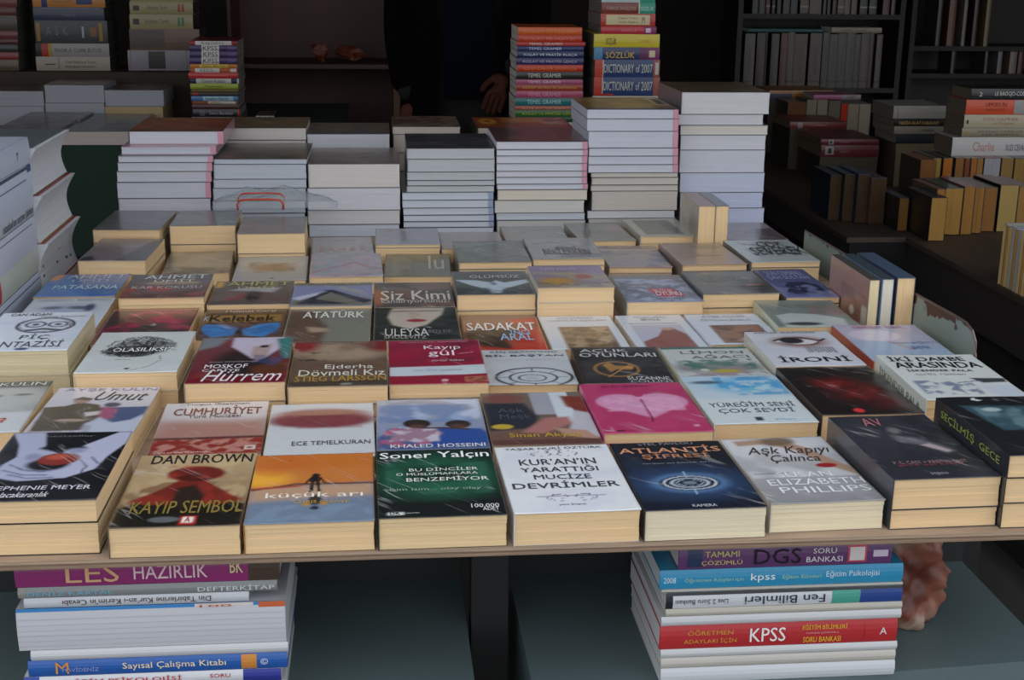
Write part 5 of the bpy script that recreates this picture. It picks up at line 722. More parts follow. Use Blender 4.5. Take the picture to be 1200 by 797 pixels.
# ------------------------------------------------------------------ left side table with white stacks
SD = thing('side_table', 'dark side table under the tilted white book stacks at far left', 'table', (-.95, 2.0, FLOOR))
m_ = MB(); m_.box(-1.4, -.607, 1.7, 2.78, -.03, -.001); child(m_.build('tabletop', mat('dark_board', '20242A', .7, bump=.2)), SD)
for x in (-1.36, -.65):
    for y in (1.75, 2.7): m_ = MB(); m_.box(x, x+.03, y, y+.03, FLOOR, -.03); child(m_.build('leg', BL), SD)
GROUP[0] = 'white books in the tilted stacks at far left'
near = [(.24, .286, 'white spine, topmost of the near left stack', [(.0, .0, .3, .12, '5A6A70')], [('y', .7, .5, .03, .3, '3A3A30')]), (.17, .2395, 'white spine with a blue emblem line', [(.0, .90, 1, .98, '2A3450'), (.9, .82, .99, 1, '2A3A6E'), (.0, .66, .85, .69, '50586A')], []), (.147, .1695, 'pale spine covered in dark handwriting-like print', [], [('istanbul’un seçme şiirleri', .62, .5, .7, .8, '3A4050')]),
        (.09, .1465, 'white spine with a dashed line', [(0, .8, .9, .83, '4A5468')], []), (.045, .0895, 'greenish white spine with a red mark', [(.0, .05, .12, .9, 'A8262E')], []), (.0, .0445, 'blue-white spine, lowest of the near left stack', [(0, .75, 1, .79, '3A4258'), (.0, .45, .8, .48, '8A92A8')], [('3', .2, .25, .03, .3, '6A7288')])]
for i, (z0, z1, lab, rc, tx) in enumerate(near):
    w = .285; l = .2; c = ['AEB6C8', 'B4BCCE', 'A9AFBA', 'B8BECE', 'B0B6B0', 'AEB8D0'][i]
    y_end = 2.449-.002*(i % 3); xr = -.616+.001*(i % 2)
    T = spine_book(0, w, 0, l, z0, z1, c, lab+', tilted stack at left edge' if 'stack' not in lab else lab, tx, rc, 'B8BCC6'); T.location = (xr-l/2, y_end-w/2, z0); T.rotation_euler = (0, 0, math.pi/2)
far = [(.18, .265, '5E666A', '6E6E4A', 'grey-covered thick white book on top of the far left stack'), (.0925, .1795, '8A2A2E', '9A8A3A', 'thick white book with red and yellow cover edge, middle of the far left stack'), (.0, .092, '8A2A2E', '9A3A30', 'thick white book with specks on its pages, lowest of the far left stack')]
for i, (z0, z1, cc, c2, lab) in enumerate(far):
    l = .272; w = .2; th = z1-z0; T = thing('book', lab, 'book', (-.612-.1+.004*i, 2.458+l/2, z0), .0); NB[0] += 1
    ns = 8; vs = []; m_ = MB()
    for j in range(ns+1):
        t = j/ns; b = .014*math.sin(math.pi*t)-.012*(t)
        vs += [(-w/2, -l/2, .001+(th-.002)*t), (w/2-b-.004, -l/2, .001+(th-.002)*t), (w/2-b-.004, l/2, .001+(th-.002)*t), (-w/2, l/2, .001+(th-.002)*t)]
    fs = []
    for j in range(ns): fs += [(4*j+a, 4*j+(a+1) % 4, 4*j+4+(a+1) % 4, 4*j+4+a) for a in range(4)]
    fs += [(3, 2, 1, 0), (4*ns, 4*ns+1, 4*ns+2, 4*ns+3)]
    m_.add(vs, fs); m_.build('pages', paper('C4C6CC'), T, smooth=False)
    m_ = MB(); m_.box(-w/2, w/2-.002, -l/2, l/2, 0, .001, mat('cover_'+c2, c2, .4)); m_.box(-w/2, w/2-.006+.006, -l/2, l/2, th-.001, th, mat('cover_'+cc, cc, .4)); m_.box(-w/2-.001, -w/2, -l/2, l/2, 0, th, mat('cover_'+cc, cc, .4)); m_.build('cover', None, T)
    if i == 2:
        m_ = MB(); rr = random.Random(5)
        for q in range(12):
            y = rr.uniform(-.12, .12); z = rr.uniform(.01, th-.012); t = z/th; b = .014*math.sin(math.pi*t)-.012*t
            m_.box(w/2-b-.0045, w/2-b-.0032, y, y+.008, z, z+.004)
        m_.build('page_marks', flat('3A3E4A'), T)
# ------------------------------------------------------------------ right table with rows of second-hand books
RT = thing('long_table', 'long dark-sided table of second-hand books at right', 'table', (2.2, 3.9, FLOOR))
m_ = MB(); m_.box(1.425, 3.1, 2.3, 5.3, -.135, -.121); m_.box(1.26, 1.4249, 3.48, 5.3, -.135, -.121); child(m_.build('tabletop', mat('worn_brown_board', '3A302A', .6, bump=.3, bscale=20, stretch=(6, 1, 1), var=.25, vscale=5)), RT)
m_ = MB(); m_.box(1.435, 1.45, 2.31, 5.29, -.26, -.135); m_.box(1.45, 3.09, 2.31, 2.325, -.26, -.135); m_.box(1.27, 1.283, 3.49, 5.29, -.22, -.135); child(m_.build('apron', mat('dark_apron', '2A2522', .7, bump=.2)), RT)
m_ = MB(); m_.box(1.46, 1.475, 2.35, 5.2, FLOOR+.06, -.26); m_.box(1.29, 1.3, 3.5, 5.2, FLOOR+.06, -.22); m_.box(1.27, 1.46, 3.484, 3.49, FLOOR+.06, -.136); child(m_.build('gap_shade_sheet', mat('gap_shade_black', '0C0C0E', .95, bump=.3, bscale=200)), RT)  # black sheets added to stand in for the shade beside and below the table
for x in (1.48, 3.0):
    for y in (2.36, 5.2): m_ = MB(); m_.box(x, x+.05, y, y+.05, FLOOR, -.135); child(m_.build('leg', BL), RT)
GROUP[0] = 'second-hand books standing in rows on the long table'
TC = ['1C2226', '8A5A4A', '6A6A3A', '3A3E38', '7A4A58', '3C4A42', '26302E', '5A2A3A', '6A5A4A', '2A2E38', '7A6A50']
PB = G['PB']; pc = ['8A6030', 'B48A48', 'A8743A', 'B48844', 'AA7A3C', 'A4763E', '9A6A3A', 'B49A5E', 'A67C44']
pl = ['orange-edged dark book leaning at the near left corner of the long table', 'black covered book with tan pages, front line of the long table', 'slim book pressed behind the black covered one on the long table', 'thick tan-paged book with green-grey spine, front line of the long table', 'tan-paged book with a pink spine, front line of the long table', 'narrow pinkish-paged book beside the pink spine, long table', 'reddish-paged book before the pale one, long table front line', 'pale straw-paged book with black cover, long table front line', 'brown-paged book after the pale straw one, cut by the picture edge']
pt = ['2E3A4E', '20262A', '7A5A50', '4A5448', '8A5668', '4A5444', '3C4638', '5A3A40', '6A4A3A']
for i, b in enumerate(PB):
    pc[i] = ''.join('%02X' % int(int(pc[i][k:k+2], 16)*.84) for k in (0, 2, 4))
    x0, x1, zt, zb, Y = b
    x0 = max(x0, 1.432) if i == 0 else x0
    if i == 1: x0, x1, Y = 1.462, 1.5065, 3.42
    if i == 0: x0, x1, Y = 1.430, 1.458, 3.56
    standing_book(x0+.0005, x1-.0005, Y, .18, -.12, zt, pc[i], '15171A' if i in (0, 1, 7) else '5A4A3A', pt[i], pl[i])
PC = G['PC']; pcc = ['8A5A30', 'A8904A', 'B8702A', '9A6A38', '8A5030', 'B0703A', 'A87A44', 'A8A8B0', '9A7A4A', '9A7A44', '9A7A44']
ptt = ['7A3E1E', '4A4A44', '3E4440', '1E2224', '8A6A2A', '6A6A4A', '3A2A2A', '7A3A34', '7A6A5A', '2A2A28', '5A4A6A']
for i, b in enumerate(PC):
    pcc[i] = ''.join('%02X' % int(int(pcc[i][k:k+2], 16)*.82) for k in (0, 2, 4))
    x0, x1, zt, zb = b
    standing_book(x0+.0004, x1-.0004, 3.9 if i > 0 else 3.86, .16, -.12, .0325, pcc[i], '3A3028', ptt[i], 'tan-paged book, second line on the long table, %s from left' % ['first', 'second', 'third', 'fourth', 'fifth', 'sixth', 'seventh', 'eighth, pale', 'ninth', 'tenth', 'eleventh'][i])
ON = ['first', 'second', 'third', 'fourth', 'fifth', 'sixth', 'seventh', 'eighth', 'ninth', 'tenth']
for i in range(10):
    w_ = .0145; y = 2.925-i*(w_+.0004)
    T = standing_book(0, w_, 0, .19, -.12, .024-.002*(i % 3), ['C0A878', 'B4884A', 'C0A060', 'A8A49A', 'B48A4C', '9A9A9C'][i % 6], ['A89060', '6A5A4A', 'B8B0A0', '7A8084', '6A5030', '8A8C90'][i % 6], 'A8ACB0', 'slim book on edge at the near corner of the long table, %s from the back' % ON[i], rz=-math.pi/2)
    T.location = (1.432, y, -.12)
for i, (x0, x1, c, t, z) in enumerate([(1.285, 1.318, '16222E', '1E2A3A', .012), (1.32, 1.35, '1A2430', '34404E', .016), (1.352, 1.384, '1C2A3E', '2E4258', .02), (1.385, 1.427, '5A3A2E', '4A4650', .012)]):
    standing_book(x0, x1, 3.66+.02*(3-i), .17, -.12, z, '3E2E1E', c, t, 'dark covered book at the far left corner of the long table, %s from the left' % ON[i])
spine_column([[a, b, c+.0, d] for a, b, c, d in [[1.7789, 1.99, .2354, .2025], [1.7671, 1.9905, .2022, .1577], [1.7663, 1.9957, .1574, .1178], [1.7619, 2.0, .1175, .0894], [1.7362, 1.9963, .0891, .0330]]], 3.95, .14, [
    ('161A1C', 'black spine with white capitals', [], [('LE BAOGJO-CODD', .6, .5, .5, .5, 'B0B0AC', .02), ('2', .14, .5, .05, .4, 'B0B0AC')]),
    ('B8401C', 'bright orange-red spine', [(.68, .05, .83, .98, '8A8A88'), (.83, 0, .86, 1, '1A1A20')], [('UMUDUN', .42, .68, .3, .26, '7A2A14'), ('BEKÇİSİ', .42, .34, .26, .26, '7A2A14')]),
    ('9C947E', 'cream spine with pinkish capitals', [(.03, .3, .06, .6, '2A2A28')], [('SON YAPRAK', .5, .66, .5, .24, '9A6A60'), ('ÇİÇEK', .55, .34, .3, .24, '9A6A60')]),
    ('7A7260', 'drab beige spine', [(.04, .3, .08, .7, '8A6A3A')], [('ADNAN VARİLCİ', .5, .66, .6, .28, '4A4438'), ('AŞK ROMANI', .5, .28, .5, .28, '4A4438')]),
    ('A4A2A2', 'white spine with red script', [], [('Charlie', .38, .5, .26, .5, 'A86A5E', 0), ('SUZI CEVAHİR', .8, .5, .3, .45, '3A3638', .02)])], '%s of the bright stack', page='5E554A')
spine_column([[1.6788, 1.8555, .147, .1055], [1.6848, 1.8532, .1053, .0804], [1.6871, 1.8616, .0802, .0553], [1.6955, 1.8587, .0551, .0242]], 4.3, .2, [
    ('8E8A84', 'pale grey spine', [(.08, 0, .09, 1, '5A5650')], []), ('1E1A16', 'black spine with gold words', [], [('FERİH ALATTABASAD', .5, .5, .8, .55, 'B89A5A', .03)]), ('7E766C', 'drab spine with dark word', [], [('LANSA', .65, .5, .25, .4, '2A2A30', .02)]), ('202428', 'charcoal spine', [], [])], '%s of the grey long-table stack', page='706A60')
GROUP[0] = 'dusty books lying on the long table'
plain_book(1.70, 1.86, 4.302, .2, -.12, -.05, '6A5E4A', '3A3028', 'thick book at the foot of the grey stack on the long table'); plain_book(1.70, 1.86, 4.304, .2, -.0496, .0238, '6A5E4A', '3A3028', 'second thick book from the foot of the grey stack on the long table')
spine_column([[1.4758, 1.6766, .0253, .0053], [1.4782, 1.6794, .0049, -.0349]], 4.4, .26, [('5A2226', 'dark red spine with white square', [(.13, .1, .22, .9, '8A8484'), (.15, .3, .19, .7, '2A2020')], [('TARİH', .4, .5, .18, .3, '8A6A6A')]), ('5A2226', 'dark red spine with larger white square', [(.07, .2, .22, .9, '8A8484'), (.12, .3, .18, .75, '2A2020')], [('TARİH', .4, .5, .15, .3, '8A6A6A')])], '%s of the low red pair', page='5A5040')
plain_book(1.478, 1.68, 4.402, .25, -.12, -.0352, '4A4438', '2A2622', 'thick dusty book under the low red pair')
spine_column([[1.4219+.03, 1.6581, .0499, .0257]], 4.68, .22, [('6A2A26', 'red spine with a white square behind the low red pair', [(.14, .1, .22, .9, '8A8484')], [('ROMAN', .5, .5, .3, .3, '9A7A70')])], '%s of its own pile', page='5A5040')
plain_book(1.455, 1.66, 4.682, .22, -.12, .0254, '4A4438', '2A2622', 'very thick dusty book under the single red spine')
spine_column([[1.49, 1.745, .121, .0825]], 5.09, .2, [('8A5A1A', 'mustard spine', [(0, 0, .35, .7, '3A3A4A')], [])], '%s at the back of the long table', page='6A5A40')
plain_book(1.49, 1.745, 5.092, .19, -.12, .0820, '4A4438', '2A2622', 'deep brown volume under the mustard spine')
GROUP[0] = 'books standing at the back of the long table'
BX = [(1.462, 1.5301, .1108, '5A3A26', '4A2E20', 'brown book with small emblem standing at the back of the long table'), (1.5308, 1.5695, .12, '6E6A5A', '5A5648', 'grey-paged book under the pink one, left'), (1.570, 1.6095, .12, '726E5E', '5A5648', 'grey-paged book under the pink one, right'), (1.612, 1.656, .117, '5A564A', '3A3A38', 'dim dark book left of the red one at the back of the long table'), (1.6585, 1.6838, .1051, '9A2E1A', '8A2A1E', 'bright red-paged book standing at the back of the long table'), (1.6845, 1.727, .1052, '7A7262', '5A3A38', 'cream-paged book right of the red one, first'), (1.7275, 1.7698, .1052, '7E7868', '5A3A38', 'cream-paged book right of the red one, second')]
for x0, x1, zt, pg, tp, lab in BX: standing_book(x0*1.0358+.0004, x1*1.0358-.0004, 4.92, .14, -.12, (zt-.6)*1.0358+.6, pg, '3A322C', tp, lab)
spine_column([[1.611, 1.7917, .1215, .1035]], 4.925, .13, [('8A4A6A', 'pink spine lying across standing books', [(.6, 0, 1, 1, '7A7478')], [('YALNIZ', .78, .5, .18, .5, '2A2A2A')])], '%s at the back of the long table', page='8A8478')
# low pile under the long table's far side
# ------------------------------------------------------------------ bookcases in the dark
def bookcase(name, lab, x0, x1, y, d, levels, m, base):
    T = thing('bookcase', lab, 'bookcase', ((x0+x1)/2, y+d/2, FLOOR))
    for x in (x0, x1): m_ = MB(); m_.box(x-.012, x+.012, y, y+d, FLOOR, 1.3); child(m_.build('side_panel', m), T)
    for z in levels: m_ = MB(); m_.box(x0+.012, x1-.012, y, y+d, z-.022, z); child(m_.build('shelf_board', m), T)
    m_ = MB(); m_.box(x0-.012, x1+.012, y+d, y+d+.01, FLOOR, 1.3); child(m_.build('back_panel', m), T)
CW = mat('dark_case_wood', '1C110E', .6, bump=.2, bscale=8, stretch=(1, 1, .1), var=.2)
bookcase('c', 'dark wooden bookcase at back right with two visible rows of spines', 1.655, 2.42, 6.19, .26, (-.5, -.24, .0285, .3635, .72, 1.05), CW, 0)
GROUP[0] = 'books in the dark bookcases'
cs = ['7E8080', '5E3A40', '2A2224', '6E6858', '8A4626', '8A7E6C', '7A6E5E', '80706E', '6E7672', '727672', '747876', '747876', '767A78', '766E70', '6E5A66', '8A7E80']
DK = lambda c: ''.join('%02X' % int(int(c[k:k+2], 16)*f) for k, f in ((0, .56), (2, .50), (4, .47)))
for i, (b, c) in enumerate(zip(G['SH'], cs)):
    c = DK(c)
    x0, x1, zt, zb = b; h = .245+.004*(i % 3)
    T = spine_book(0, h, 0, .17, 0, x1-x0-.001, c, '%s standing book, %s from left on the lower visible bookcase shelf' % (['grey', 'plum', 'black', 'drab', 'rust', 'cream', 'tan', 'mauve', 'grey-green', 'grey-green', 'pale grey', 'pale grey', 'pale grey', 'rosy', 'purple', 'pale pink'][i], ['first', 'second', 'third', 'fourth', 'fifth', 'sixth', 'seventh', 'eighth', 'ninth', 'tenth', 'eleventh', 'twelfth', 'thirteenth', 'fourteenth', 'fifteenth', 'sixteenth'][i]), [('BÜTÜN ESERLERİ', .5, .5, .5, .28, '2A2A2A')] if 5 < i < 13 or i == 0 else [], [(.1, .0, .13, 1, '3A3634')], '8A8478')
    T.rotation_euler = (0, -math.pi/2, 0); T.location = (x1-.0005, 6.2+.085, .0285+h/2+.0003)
su = ['2A2A30', '2A2628', '7A2420', '2A4A72', '4A2E36', '26324A', '1E2026', '7A7468', '7E7464', '5E6A5E', '6A6468', '6A2A24', '8A8468', '8A8670', '8A8670', '142A2E', '142A2E', '7A2A20', '6A645C']
sn = ['charcoal', 'dark grey', 'red', 'blue', 'wine', 'navy', 'black', 'beige', 'tan', 'green-grey', 'grey', 'maroon', 'cream', 'ivory', 'straw', 'dark teal', 'deep teal', 'scarlet', 'drab']
for i, (b, c) in enumerate(zip(G['SU'], su)):
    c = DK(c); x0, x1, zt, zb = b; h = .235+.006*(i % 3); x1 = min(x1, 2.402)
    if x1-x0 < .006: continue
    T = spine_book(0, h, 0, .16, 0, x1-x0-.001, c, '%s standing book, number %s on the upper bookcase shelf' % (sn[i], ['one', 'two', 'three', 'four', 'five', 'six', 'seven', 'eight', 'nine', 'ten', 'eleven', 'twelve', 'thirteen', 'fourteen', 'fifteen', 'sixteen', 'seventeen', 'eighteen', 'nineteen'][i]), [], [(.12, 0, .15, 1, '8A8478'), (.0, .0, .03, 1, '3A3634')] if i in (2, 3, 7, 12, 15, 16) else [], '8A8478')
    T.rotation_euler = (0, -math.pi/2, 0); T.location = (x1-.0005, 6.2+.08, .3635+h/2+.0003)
T = spine_book(2.09, 2.33, 6.2, .16, .2802+.0, .305, '8A8070', 'beige book laid flat over the lower shelf books', [('GENEL TARİH', .45, .5, .5, .4, '4A4438')]); T = spine_book(1.70, 2.05, 6.2, .16, .2802, .297, '1E4A4C', 'teal-edged magazine laid flat over the lower shelf books')
bookcase('d', 'second bookcase at far right, nearly lost in the dark', 2.56, 3.7, 6.4, .26, (-.45, -.12, .08, .21, .75, 1.1), CW, 0)
for i, (b, c) in enumerate(zip(G['SD'], ['5A3420', '6E6A62', '6A6040', '3A2228', '3A3430'])):
    x0, x1 = b[0], b[1]; h = .3; T = spine_book(0, h, 0, .16, 0, x1-x0, c, '%s tall spine alone in the dark upper right bookcase' % ['rust', 'grey', 'olive', 'wine', 'brown-black'][i]); T.rotation_euler = (0, -math.pi/2, 0); T.location = (x1, 6.5, .2103+h/2)
for i, (b, c) in enumerate(zip(G['SD2'], ['6E6A6A', '76685E', '4A2622', '2A2A2E', '3A3436'])):
    x0, x1 = b[0], b[1]; h = .105 if i < 9 else .1; T = spine_book(0, h, 0, .16, 0, x1-x0, c, '%s short spine on the low shelf of the dark right bookcase' % ['light grey', 'taupe', 'brick', 'charcoal', 'slate'][i]); T.rotation_euler = (0, -math.pi/2, 0); T.location = (x1, 6.5, .0803+h/2)
# left cabinet
CM = mat('brown_cabinet', '4A2A24', .55, bump=.15, bscale=6, stretch=(1, 1, .1), var=.12)
T = thing('cabinet', 'tall brown open cabinet in the dark behind the left tables', 'cabinet', (-.3, 6.2, FLOOR))
m_ = MB(); m_.box(-.62, .08, 6.25, 6.27, FLOOR, 1.4); child(m_.build('back_panel', CM), T)
for z in (.152, .75, -.35): m_ = MB(); m_.box(-.606, .066, 5.86, 6.25, z-.018, z); child(m_.build('shelf_board', CM), T)
m_ = MB(); m_.box(.066, .094, 5.85, 6.27, FLOOR, 1.4); child(m_.build('side_panel', mat('cabinet_edge', '6A4632', .6, var=.1)), T)
m_ = MB(); m_.box(-.62, -.606, 5.85, 6.25, FLOOR, 1.4); child(m_.build('side_panel', CM), T)
def crumple(name, cx, cy, z0, sx, sy, sz, col, lab, cat, seed, rough=.5, n=18, amp=.25, box=False):
    bm = bmesh.new(); bmesh.ops.create_icosphere(bm, subdivisions=4 if n > 12 else 3, radius=1); r = random.Random(seed)
    F = [(Vector((r.gauss(0, 1), r.gauss(0, 1), r.gauss(0, 1))).normalized(), r.uniform(.55, 1.0)) for _ in range(n)]
    for v in bm.verts:
        d = v.co.normalized(); m = 1.0
        for nn, h in F:
            t = d.dot(nn)
            if t > .2: m = min(m, h*(.72+.0)/t if t > .72 else 1.0)
        v.co = d*(m*(1-amp*.3*abs(math.sin(7*d.x+3*d.z+seed))*abs(math.cos(5*d.y-4*d.z))))
    zs = [v.co.z for v in bm.verts]; a, b = min(zs), max(zs); xs = [v.co.x for v in bm.verts]; ys = [v.co.y for v in bm.verts]
    for v in bm.verts: v.co = Vector(((v.co.x-(min(xs)+max(xs))/2)/(max(xs)-min(xs))*sx, v.co.y/(max(ys)-min(ys))*sy, (v.co.z-a)/(b-a)*sz))
    me = bpy.data.meshes.new(name); bm.to_mesh(me); bm.free(); o = link(name, me, None, mat('crumpled_'+col, col, rough, bump=.6, bscale=25, var=.35, vscale=14)); o.location = (cx, cy, z0); return tag(o, lab, cat)
crumple('paper_packet', -.245, 5.95, .153, .08, .06, .085, '6A3018', 'small rust-brown packet on the cabinet shelf, left', 'packet', 3)
o = crumple('folded_cloth', -.12, 5.95, .152, .14, .06, .06, '6A2E1C', 'dark red folded cloth on the cabinet shelf, right of the packet', 'cloth', 5); o.rotation_euler = (0, .25, 0); o.location.z = .165
# ------------------------------------------------------------------ crumpled paper bag under the table
def paper_bag():
    T = thing('paper_bag', 'crumpled reddish printed paper bag on the right metal shelf', 'bag', (.648, 1.47, -.196))
    bm = bmesh.new(); nu, nv = 40, 34; r = random.Random(9); V = []
    prof = [(.0, .026), (.06, .030), (.2, .034), (.5, .037), (.8, .04), (1, .038)]
    for j in range(nv+1):
        t = j/nv
        for k in range(len(prof)-1):
            if prof[k][0] <= t <= prof[k+1][0]: R = prof[k][1]+(prof[k+1][1]-prof[k][1])*(t-prof[k][0])/(prof[k+1][0]-prof[k][0])
        for i in range(nu):
            a = 2*math.pi*i/nu; ca, sa = math.cos(a), math.sin(a); q = (abs(ca)**3+abs(sa)**3)**(-1/3)
            d = .005*math.sin(3*a+9*t)+.008*abs(math.sin(2*a-11*t+1))-.007*abs(math.sin(3*a+17*t))-.004*abs(math.sin(7*a-21*t))
            V.append(bm.verts.new((R*q*ca+d*ca+.004*math.sin(6*t), (R*.7)*q*sa+d*sa, .182*t+(.004*math.sin(4*a) if 0 < t < 1 else 0))))
    for j in range(nv):
        for i in range(nu): bm.faces.new((V[j*nu+i], V[j*nu+(i+1) % nu], V[(j+1)*nu+(i+1) % nu], V[(j+1)*nu+i]))
    bm.faces.new(V[:nu][::-1]); me = bpy.data.meshes.new('bag_body'); bm.to_mesh(me); bm.free()
    m = bpy.data.materials.new('printed_paper_bag'); m.use_nodes = True; nt = m.node_tree; b = nt.nodes['Principled BSDF']; tc = nt.nodes.new('ShaderNodeTexCoord'); n = nt.nodes.new('ShaderNodeTexNoise'); n.inputs['Scale'].default_value = 17; n.inputs['Detail'].default_value = 2; nt.links.new(tc.outputs['Object'], n.inputs['Vector'])
    rp = nt.nodes.new('ShaderNodeValToRGB'); el = rp.color_ramp.elements; el[0].position = .38; el[0].color = (*lin('5E2E24'), 1); el[1].position = .62; el[1].color = (*lin('9A8474'), 1); e = el.new(.5); e.color = (*lin('84503E'), 1)
    nt.links.new(n.outputs['Fac'], rp.inputs[0]); nt.links.new(rp.outputs[0], b.inputs['Base Color']); b.inputs['Roughness'].default_value = .45
    me.polygons.foreach_set('use_smooth', [True]*len(me.polygons)); link('bag_body', me, T, m)
paper_bag()
# ------------------------------------------------------------------ spine stacks below the table
LKd = [('5E3A68', 'purple spine with cream capitals', [(.04, .1, .11, .9, '2E3A5A'), (.79, .12, .88, .88, 'B8485A'), (.80, .2, .87, .8, 'D0C8C8'), (.91, .35, .98, .65, 'C4B8CC')], [('TAMAMI', .2, .68, .16, .26, 'C8B878', .02), ('ÇÖZÜMLÜ', .2, .3, .19, .26, 'C8B878', .02), ('DGS', .46, .5, .22, .66, '1E1826', .01), ('SORU', .68, .7, .11, .24, 'D0CCD4', .02), ('BANKASI', .68, .32, .17, .24, 'D0CCD4', .02)]),
       ('2E8AB4', 'light blue spine with white words', [], [('2008', .04, .5, .05, .3, 'C4DCE8', .01), ('Öğretmen Adayları için', .22, .46, .24, .3, '9AC0A8', 0), ('kpss', .42, .5, .1, .5, 'DCE4EA', .02), ('Eğitim Bilimleri', .58, .48, .16, .28, '9AC0A8', 0), ('Eğitim Psikolojisi', .79, .55, .22, .42, 'C8DCE8', .0)]),
       ('B0B0AA', 'plain off-white paged booklet', [], []),
       ('C4C8CE', 'upside-down white spine with green-blue end', [(0, .0, .03, 1, '26282E'), (0, .82, 1, 1, '2A2E34'), (.7, 0, 1, .85, '4A9A8A'), (.82, 0, 1, .85, '2A4486')], [('Fen Bilimleri', .5, .42, .34, .5, '26304A', .02, True), ('Liva 2 Soru Bankası', .15, .42, .22, .3, '4A4E56', .01, True)]),
       ('B4AFA4', 'greyish paged book', [(0, 0, 1, 1, 'B0ACA2')], []), ('C4C6CA', 'white paged book above the red spine', [(0, 0, 1, 1, 'BEC0C4')], []),
       ('A82A30', 'red spine with yellow and white words', [(.86, .2, .862, .85, '7A1A20')], [('ÖĞRETMEN', .21, .72, .19, .26, 'C8903C', .0), ('ADAYLARI İÇİN', .21, .34, .22, .26, 'C8903C', .0), ('KPSS', .45, .52, .15, .6, 'E0DCDC', .03), ('EĞİTİM BİLİMLERİ', .69, .8, .19, .24, 'D8A838', .04), ('TAMAMI ÇÖZÜMLÜ', .68, .52, .14, .1, 'D0A0A0', 0), ('SORU BANKASI', .68, .24, .16, .24, 'D8A838', .04), ('A', .94, .5, .03, .3, 'D8D0D0', .02)]),
       ('C2C2C2', 'white paged book just under the red spine', [(0, 0, 1, 1, 'BCBEC2')], []), ('B6B2AA', 'greyish book second under the red spine', [(0, 0, 1, 1, 'B4B0AA')], []), ('C4C6CA', 'white book at the foot', [(0, 0, 1, 1, 'C0C4CA')], [])]
for i, (b, d) in enumerate(zip(G['LK'], LKd)):
    x0, x1, zt, zb = b; col, desc, rc, tx = d
    if i < len(G['LK'])-1: zb = G['LK'][i+1][2]
    if i == len(G['LK'])-1: zb = -.1968
    if i == 0: zt = -.0275
    spine_book(x0, x1, 1.35, .185, zb+.0002, zt-.0002, col, '%s, %s of the lower right stack' % (desc, ORD[i]), tx, rc, 'C4C6C8')
LLd = [('86306A', 'purple spine with gold LES', [(.88, 0, 1, 1, '4A3C34')], [('LES', .29, .5, .2, .7, 'C8A078', .0), ('HAZIRLIK', .585, .48, .28, .52, 'D4B8C0', .02), ('BK', .835, .6, .05, .5, 'D0C890', .02)]),
       ('7E8284', 'grey spine with pale blue letters', [(0, 0, .03, 1, '8A8A84')], [('DENİZ KARTAL', .2, .5, .33, .5, '6AA8C0', .0), ('DEFTERKİTAP', .84, .5, .3, .55, 'C8CCD0', .02)]),
       ('B8BCC4', 'thin white spine printed upside down', [(0, 0, 1, .1, '2E6EA8')], [('Din Tabirlerine Kur’an-ı Kerim’in Cevabı', .5, .55, .66, .5, '4A3A36', .01, True)]),
       ('BABCC4', 'thick white page block with blue edge', [(0, .93, .92, 1, '2E7AB8'), (.66, .93, .88, 1, 'C8C0BC'), (.9, .88, 1, 1, 'B85A34')]+[(0, .1+.13*k, 1, .105+.13*k, '9A9CA6') for k in range(6)], [('100', .74, .965, .12, .05, 'B8402A', .02)]),
       ('BCBEC2', 'white paged book above the blue spine', [(0, 0, 1, 1, 'BEC0C4')], []),
       ('2456A0', 'blue spine with cream words and orange slash', [(.82, .05, .88, .95, 'C0803A')], [('M', .13, .55, .05, .7, 'C88A4A', .03), ('MAVİDENİZ', .2, .45, .14, .3, '8A94C8', .01), ('Sayısal Çalışma Kitabı', .56, .5, .4, .5, 'E0D0B0', .02), ('©', .91, .5, .03, .4, 'D0D4E0', .0)]),
       ('C4C6CC', 'white spine with red capitals and blue end', [(0, 0, .06, 1, '2A4498'), (.85, 0, 1, 1, '2A3488')], [('GELİŞİM PSİKOLOJİSİ', .36, .6, .5, .5, 'B02A34', .02), ('SORU', .76, .65, .08, .3, 'B02A34', .02)])]
for i, (b, d) in enumerate(zip(G['LL'], LLd)):
    x0, x1, zt, zb = b; col, desc, rc, tx = d
    if i < len(G['LL'])-1: zb = G['LL'][i+1][2]
    if i == 0: zt = -.0135
    spine_book(x0, x1, 1.335, .185, zb+.0002, zt-.0002, col, '%s, %s of the lower left stack' % (desc, ORD[i]), tx, rc, 'C4C6C8')
spine_book(-.386, -.112, 1.337, .185, -.1968, G['LL'][-1][3]-.0002, 'B8BABC', 'white book at the foot of the exam-book stack below left', [], [], 'C4C6C8')
